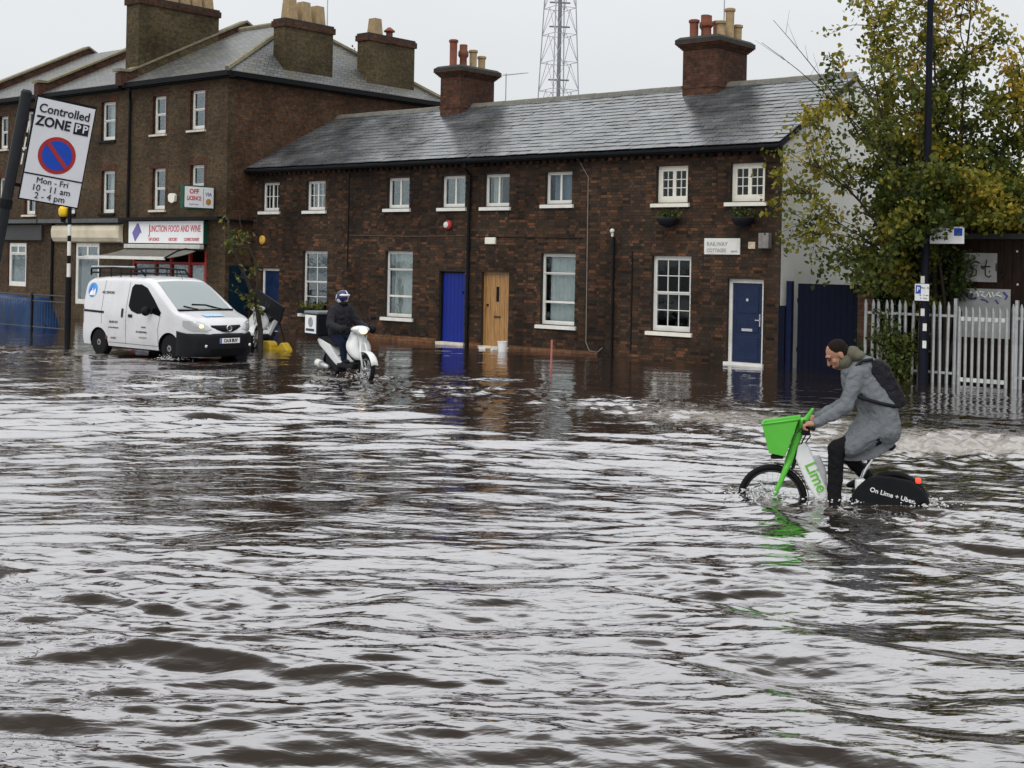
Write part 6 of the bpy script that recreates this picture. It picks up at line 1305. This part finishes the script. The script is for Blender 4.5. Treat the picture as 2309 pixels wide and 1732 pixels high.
# belisha beacon
bz = thing('crossing_beacon', 'black and white banded crossing beacon pole behind the zone sign', 'beacon', loc(0.0,-6.38,0), RZ)
col = [(-.3,1.62,.085,BLACK),(1.62,2.0,.052,WHITE),(2.0,2.22,.052,BLACK),(2.22,2.62,.052,WHITE),(2.62,2.78,.052,BLACK),(2.78,3.08,.052,WHITE),(3.08,4.2,.052,BLACK)]
for z0, z1, r_, m_ in col: q = MB(); q.cyl((0,0,z0),(0,0,z1),r_,n=16); q.build('band', m_, bz)
q = MB(); q.lathe([(.02,3.29),(.10,3.31),(.13,3.40),(.13,3.52),(.08,3.6)], (-.17,-.1,0), n=16); q.build('amber_globe', pm('amber', (.75,.48,.02), .35, var=.1), bz, smooth=True); q = MB(); q.tube([(0,0,3.1),(-.1,-.06,3.1),(-.17,-.1,3.25)], .03, n=8); q.lathe([(.05,3.15),(.10,3.30)], (-.17,-.1,0), n=12); q.build('bracket', BLACK, bz)
# guard rail
gr = thing('guard_rail', 'dark pedestrian guard rail in front of the blue tarpaulin', 'railing', loc(-2.45,-6.07,0), RZ)
for x in (-2.0,0,2.0): MB().box(x-.03,x+.03,-.03,.03,-.2,1.1).build('post', BLACK, gr)
for z in (.12,.88,1.06): MB().box(-4,2.0,-.015,.015,z-.015,z+.015).build('rail', pm('worn_rail', (.06,.06,.065), .5), gr)
for k in range(40): MB().box(-3.95+k*.15,-3.942+k*.15,-.006,.006,.135,.865).build('bar', pm('worn_rail', (0,0,0)), gr)
# tarpaulin heap
tp = MB(); rows = []; xs_ = np.linspace(-3.2,.35,22)
prof = [(-.62,0),(-.58,.35),(-.52,.75),(-.42,.98),(0,1.03),(.4,1.0),(.5,0)]
for i_, x in enumerate(xs_):
    e = 1.0; row = []
    for y, z in prof: row.append((x, y*(1+.10*math.sin(x*3.1+z*4))+.03*math.sin(x*11+z*7), z*e*(1+.04*math.sin(x*2.7)) + (.02*math.sin(x*9+y*6) if z > .2 else 0)))
    rows.append(row)
rows.append([(r_[0]+.30*(1.05-r_[2])+.05, r_[1]*.9, r_[2]*.93) for r_ in rows[-1]]); rows.append([(.75 if r_[2]<.1 else .62, 0, .25*r_[2]) for r_ in rows[-1]]); tp.grid(rows); tpo = tp.build('tarpaulin', pm('blue_tarp', (.005,.033,.105), .5, var=.3, scale=3, bump=.6, bscale=6), None, smooth=True); tpo.scale = (1,1,.88); tpo.location = loc(-4.4,-4.9,.0); tpo.rotation_euler = (0,0,RZ); tag(tpo, 'crumpled blue tarpaulin over a heap behind the guard rail', 'tarpaulin')
# young tree leaning beside the shop
random.seed(9)
def tip_y():
    z = random.choice([2.3,2.6,1.9,2.9,3.2,1.2,1.5]); return Vector((-z*.27+random.uniform(-.55,.35)*.76, z*.24+random.uniform(-.3,.3), z+random.gauss(0,.15))), 1.0
d_ = DX*-1.0
make_tree('young_tree', 'thin leaning young street tree with few leaves beside the van bonnet', loc(7.85,-5.85,-.05), [((d_.x*1.17,d_.y*1.17,3.3),.075,.018,.1,None),((d_.x*.75,d_.y*.75,3.4),.03,.008,.1,(d_.x*.3,d_.y*.3,1.2))], tip_y, 15, 11, .13, LEAFG, lambda p: .72, spread=.16)
# tilted black board on a post
bd = thing('tilted_board', 'black rectangular board knocked askew on a post beside the leaning tree', 'board', loc(7.45,-5.3,0), RZ)
b_ = MB(); b_.T = Matrix.Translation((0,0,1.06)) @ Matrix.Rotation(math.radians(22),4,'Y'); b_.bbox(-.55,.55,-.02,.02,-.21,.21,.005); b_.build('panel', pm('board_black', (.006,.006,.008), .5), bd)
b_ = MB(); b_.T = Matrix.Translation((0,0,1.06)) @ Matrix.Rotation(math.radians(22),4,'Y'); b_.box(-.12,-.09,-.025,-.021,-.05,.06); b_.box(-.02,.01,-.025,-.021,-.05,.06); b_.build('worn_mark', pm('worn_mark_grey', (.05,.05,.055), .6), bd)
b_ = MB(); b_.tube([(.20,.03,.95),(.45,.03,.5),(.68,.03,-.05)], .022, n=8); b_.build('post', BLACK, bd)
YEL = pm('yellow_plastic', (.40,.27,.012), .5, var=.25, scale=8, grime=.3)
y1 = MB(); y1.prism([(-.20,0),(-.19,.18),(-.10,.23),(.09,.23),(.18,.17),(.20,0)], -.13, .13); 
y1 = y1.build('barrier_foot', YEL); y1.location = loc(7.55,-5.35,-.03); y1.rotation_euler = (0,0,RZ); tag(y1, 'square yellow plastic barrier foot in the water under the black board', 'barrier foot', 'yellow barrier feet'); mdb = y1.modifiers.new('b','BEVEL'); mdb.width = .03
y2 = MB(); y2.prism([(-.19,0),(-.15,.08),(-.03,.21),(.06,.21),(.18,.06),(.20,0)], -.12, .12); y2 = y2.build('barrier_foot', YEL); y2.location = loc(8.05,-5.3,-.03); y2.rotation_euler = (0,0,RZ+.2); tag(y2, 'peaked yellow plastic barrier foot right of the square one', 'barrier foot', 'yellow barrier feet'); mdb = y2.modifiers.new('b','BEVEL'); mdb.width = .03
# bucket, pink post, litter
bu = MB(); bu.lathe([(.10,-.02),(.125,.26),(.135,.265),(.135,.285),(.115,.285),(.09,.02)], n=18); bu = bu.build('bucket', pm('bucket_white', (.72,.72,.70), .4, var=.08, grime=.3)); autosmooth(bu); bu.location = loc(11.5,-1.05,-.02); tag(bu, 'white plastic bucket standing in the water at the timber door', 'bucket')
pp = MB(); pp.cyl((0,0,-.3),(.012,0,.62),.024,.020,n=10); pp = pp.build('marker_post', pm('faded_pink', (.38,.14,.13), .6, var=.2)); pp.location = loc(15.7,-4.3,0); tag(pp, 'thin faded pink marker post standing in the flood', 'post')
for k, (x, y) in enumerate(((10.55,-.75),(11.05,-.85))):
    c = MB(); c.bbox(-.09,.09,-.05,.05,-.01,.045,.015); c = c.build('floating_cup', WHITE); c.location = loc(x,y,0); c.rotation_euler = (0,0,.6*k); tag(c, ('left' if k == 0 else 'right')+' of two small white scraps floating by the black downpipe', 'litter', 'floating litter')
# things on the cottage fronts
def wall_box(name, label, cat, x0, x1, z0, z1, dep, mat):
    b = MB(); b.bbox(-(x1-x0)/2,(x1-x0)/2,-dep,0,-(z1-z0)/2,(z1-z0)/2,min(.015,dep*.3)); o = b.build(name, mat); o.location = loc((x0+x1)/2,-.012,(z0+z1)/2); o.rotation_euler = (0,0,RZ); return tag(o, label, cat)
ns = thing('street_name_sign', 'white street name plate between window and navy door of the end cottage', 'sign', loc(17.29,-.015,2.745), RZ)
MB().box(-.48,.48,-.02,0,-.19,.185).build('plate', WHITE, ns); NG = pm('faded_letter', (.30,.31,.33), .6); text('RAILWAY', .13, ns, face_T(-.41,-.024,.05), NG, align='LEFT', bold=.01); text('COTTAGES', .12, ns, face_T(-.41,-.024,-.10), NG, align='LEFT', bold=.01, sx=.85); text('NW10', .06, ns, face_T(.33,-.024,-.12), NG, bold=.01)
wall_box('alarm_box', 'white rectangular alarm box above the timber door', 'alarm box', 9.96,10.32,2.75,2.93,.07,CREAM)
wall_box('meter_box', 'grey flood light box near the corner of the end cottage', 'light', 18.32,18.58,2.70,3.05,.16,pm('box_grey',(.22,.21,.2),.5,var=.3))
wall_box('wall_plaque', 'small cream square plaque right of the street name plate', 'plaque', 17.98,18.16,2.69,2.85,.02,pm('plaque_cream',(.55,.46,.33),.6,var=.3,scale=12))
rb = thing('bell_alarm', 'round red and white alarm bell above the bright blue door', 'alarm box', loc(8.57,-.012,3.27), RZ); q = MB(); q.lathe([(.13,0),(.13,-.05),(.09,-.08)], n=18, axis='y'); q.build('base', pm('alarm_red',(.35,.03,.03),.5), rb); q = MB(); q.lathe([(.085,-.075),(.08,-.1),(.03,-.115)], (-.03,0,.0), n=16, axis='y'); q.build('dome', WHITE, rb)
ab = MB(); ab.lathe([(.14,0),(.14,-.03),(.09,-.06)], n=18, axis='y'); ab = ab.build('wall_disc', pm('amber_disc',(.55,.32,.06),.5,var=.2)); ab.location = loc(.58,-.012,2.83); ab.rotation_euler = (0,0,RZ); tag(ab, 'round amber alarm disc above the leftmost cottage door', 'alarm box')
wl = MB(); wl.ell((0,-.06,0),(.06,.06,.06),n=12,m=8); wl.cyl((0,-.05,-.05),(0,-.05,-.14),.035,.03); wl = wl.build('wall_lamp', WHITE); wl.location = loc(14.2,-.06,3.10); wl.rotation_euler = (0,0,RZ); tag(wl, 'small white globe lamp at the top of the thin downpipe', 'lamp')
random.seed(4)
for x, nm in ((15.9,'left'),(17.95,'right')):
    hbk = thing('hanging_basket', 'dark planted basket under the upper '+nm+' window of the end cottage', 'planter', loc(x,-.02,3.35), RZ, 'baskets under windows'); q = MB(); q.lathe([(.06,-.17),(.2,-.10),(.27,.02),(.27,.05)], (0,-.22,0), n=16); q.build('bowl', pm('basket_dark',(.012,.014,.018),.7), hbk, smooth=True)
    P_ = np.array([(random.gauss(0,.16),-.22+random.gauss(0,.11),.10+abs(random.gauss(0,.07))) for _ in range(170)]); kind(leaves('plants', P_, None, rng.uniform(.04,.09,170), rng.normal(.35,.2,170), LEAFG, hbk), 'stuff')
wbx = thing('window_box', 'yellowing plants in a box at the leftmost cottage ground window', 'planter', loc(3.06,-.12,.62), RZ); MB().box(-.5,.5,-.1,.08,0,.14).build('trough', BLACKPL, wbx); P_ = np.array([(random.uniform(-.48,.48),random.gauss(0,.06),.17+abs(random.gauss(0,.08))) for _ in range(260)]); kind(leaves('plants', P_, None, rng.uniform(.05,.1,260), rng.normal(.7,.15,260), LEAFG, wbx), 'stuff')
# ------------------------------------------------------------------ lattice mast and aerials
mt = thing('lattice_mast', 'tall grey lattice radio mast rising behind the cottage roof', 'mast', (3.55,110,0)); MS = pm('mast_grey', (.36,.355,.40), .55, var=.15)
def hw_m(z): return max(.22, 1.22*(1-(z-16)/36.0))
legs = [(-1,-1),(1,-1),(1,1),(-1,1)]; rot = Matrix.Rotation(.5,3,'Z')
def lp(k, z): v = rot @ Vector((legs[k%4][0]*hw_m(z), legs[k%4][1]*hw_m(z), 0)); return (v.x, v.y, z)
for k in range(4): q = MB(); q.tube([lp(k,0),lp(k,30),lp(k,52)], .05, n=5); q.build('leg', MS, mt)
zz = [0,4,8,11.5,14.2,16.6,18.9,21.2,23.4,25.6,28,31,34,38]
br_ = MB()
for z0, z1 in zip(zz, zz[1:]):
    for k in range(4):
        mid = (Vector(lp(k,z1))+Vector(lp(k+1,z1)))/2; br_.cyl(lp(k,z0), mid, .03, n=4, caps=False); br_.cyl(lp(k+1,z0), mid, .03, n=4, caps=False); br_.cyl(lp(k,z1), lp(k+1,z1), .025, n=4, caps=False)
br_.build('bracing', MS, mt); q = MB(); q.cyl((0,0,0),(0,0,40),.16,n=8); q.build('cable_riser', pm('riser_grey',(.2,.2,.22),.6), mt)
for z in (17.5, 21.9, 23.9):
    q = MB(); q.cyl((-.85,0,z),(.85,.2,z),.07,n=6); q.build('platform', pm('riser_grey',(0,0,0)), mt)
def aerial(label, at, rz, h_, boom, tilt=0):
    t = thing('tv_aerial', label, 'aerial', at, rz, 'television aerials'); q = MB(); q.cyl((0,0,0),(0,0,h_),.016,n=6); q.build('mast', STEEL, t); q = MB(); q.cyl((-.15,0,h_-.05),(boom,0,h_-.05+tilt),.009,n=5); q.build('boom', STEEL, t); q = MB()
    for k in range(9): x = -.1+boom*k/8.5; q.cyl((x,-.16+.008*k,h_-.05+tilt*k/9),(x,.16-.008*k,h_-.05+tilt*k/9),.005,n=4)
    q.build('elements', STEEL, t)
aerial('television aerial on the tall mast of the right cottage chimney', loc(14.8,3.9,8.2), RZ+.1, 1.5, 1.25); aerial('television aerial right of the middle chimney', loc(6.55,4.6,7.0), RZ, 1.15, .9); aerial('thin television aerial left of the middle chimney', loc(3.9,5.2,6.9), RZ, 1.6, .5, .05); aerial('television aerial above the left shop chimney', loc(-.35,3.3,10.0), RZ, 2.0, 1.2)
bt2 = thing('bare_treetop', 'bare dark treetop showing between the shop chimneys', 'tree', loc(-10.9,14,.35), RZ); q = MB(); random.seed(2); q.tube([(0,0,0),(0,0,10.8)], [.2,.05], n=6); q.build('trunk', BARK, bt2); P_ = np.array([(random.gauss(0,.45),random.gauss(0,.4),10.9+abs(random.gauss(0,.2))) for _ in range(200)]); leaves('crown', P_, None, rng.uniform(.10,.2,200), rng.normal(.05,.08,200), LEAFG, bt2)
# ------------------------------------------------------------------ spray thrown up at the wheels
SPR = pm('spray_water', (.55,.55,.55), .15, spec=.6)
def spray(label_at, n, rx, ry, hz, seed):
    random.seed(seed); m = MB()
    for k in range(n):
        a = random.uniform(0, 6.28); r_ = abs(random.gauss(0, .5)); h_ = abs(random.gauss(0, hz))*max(.1, 1-r_*.6); s_ = random.uniform(.003, .010)
        m.ell((rx*r_*math.cos(a), ry*r_*math.sin(a), h_+.005), (s_*random.uniform(1,2.2), s_, s_), n=5, m=3)
    o = m.build('spray', SPR, None, smooth=True); o.location = label_at; kind(o, 'stuff'); return o
spray(BK+Vector((-.12,-.05,.02)), 260, .40, .25, .06, 1); spray(BK+Vector((.55,-.25,.02)), 160, .35, .2, .04, 2); spray(BK+Vector((1.45,-.35,.02)), 120, .3, .2, .04, 3)
spray(loc(15.15,-9.3,.02), 260, .5, .35, .08, 4); spray(loc(13.9,-9.0,.02), 160, .4, .3, .06, 5); spray(loc(9.4,-9.6,.02), 160, .5, .3, .05, 6)
# ------------------------------------------------------------------ lettering curves become meshes
bpy.context.view_layer.update(); dg = bpy.context.evaluated_depsgraph_get()
for o in TEXTS:
    me = bpy.data.meshes.new_from_object(o.evaluated_get(dg)); n = bpy.data.objects.new('lettering', me); COL.objects.link(n); n.parent = o.parent; n.matrix_local = o.matrix_local.copy()
for o in TEXTS: bpy.data.objects.remove(o)
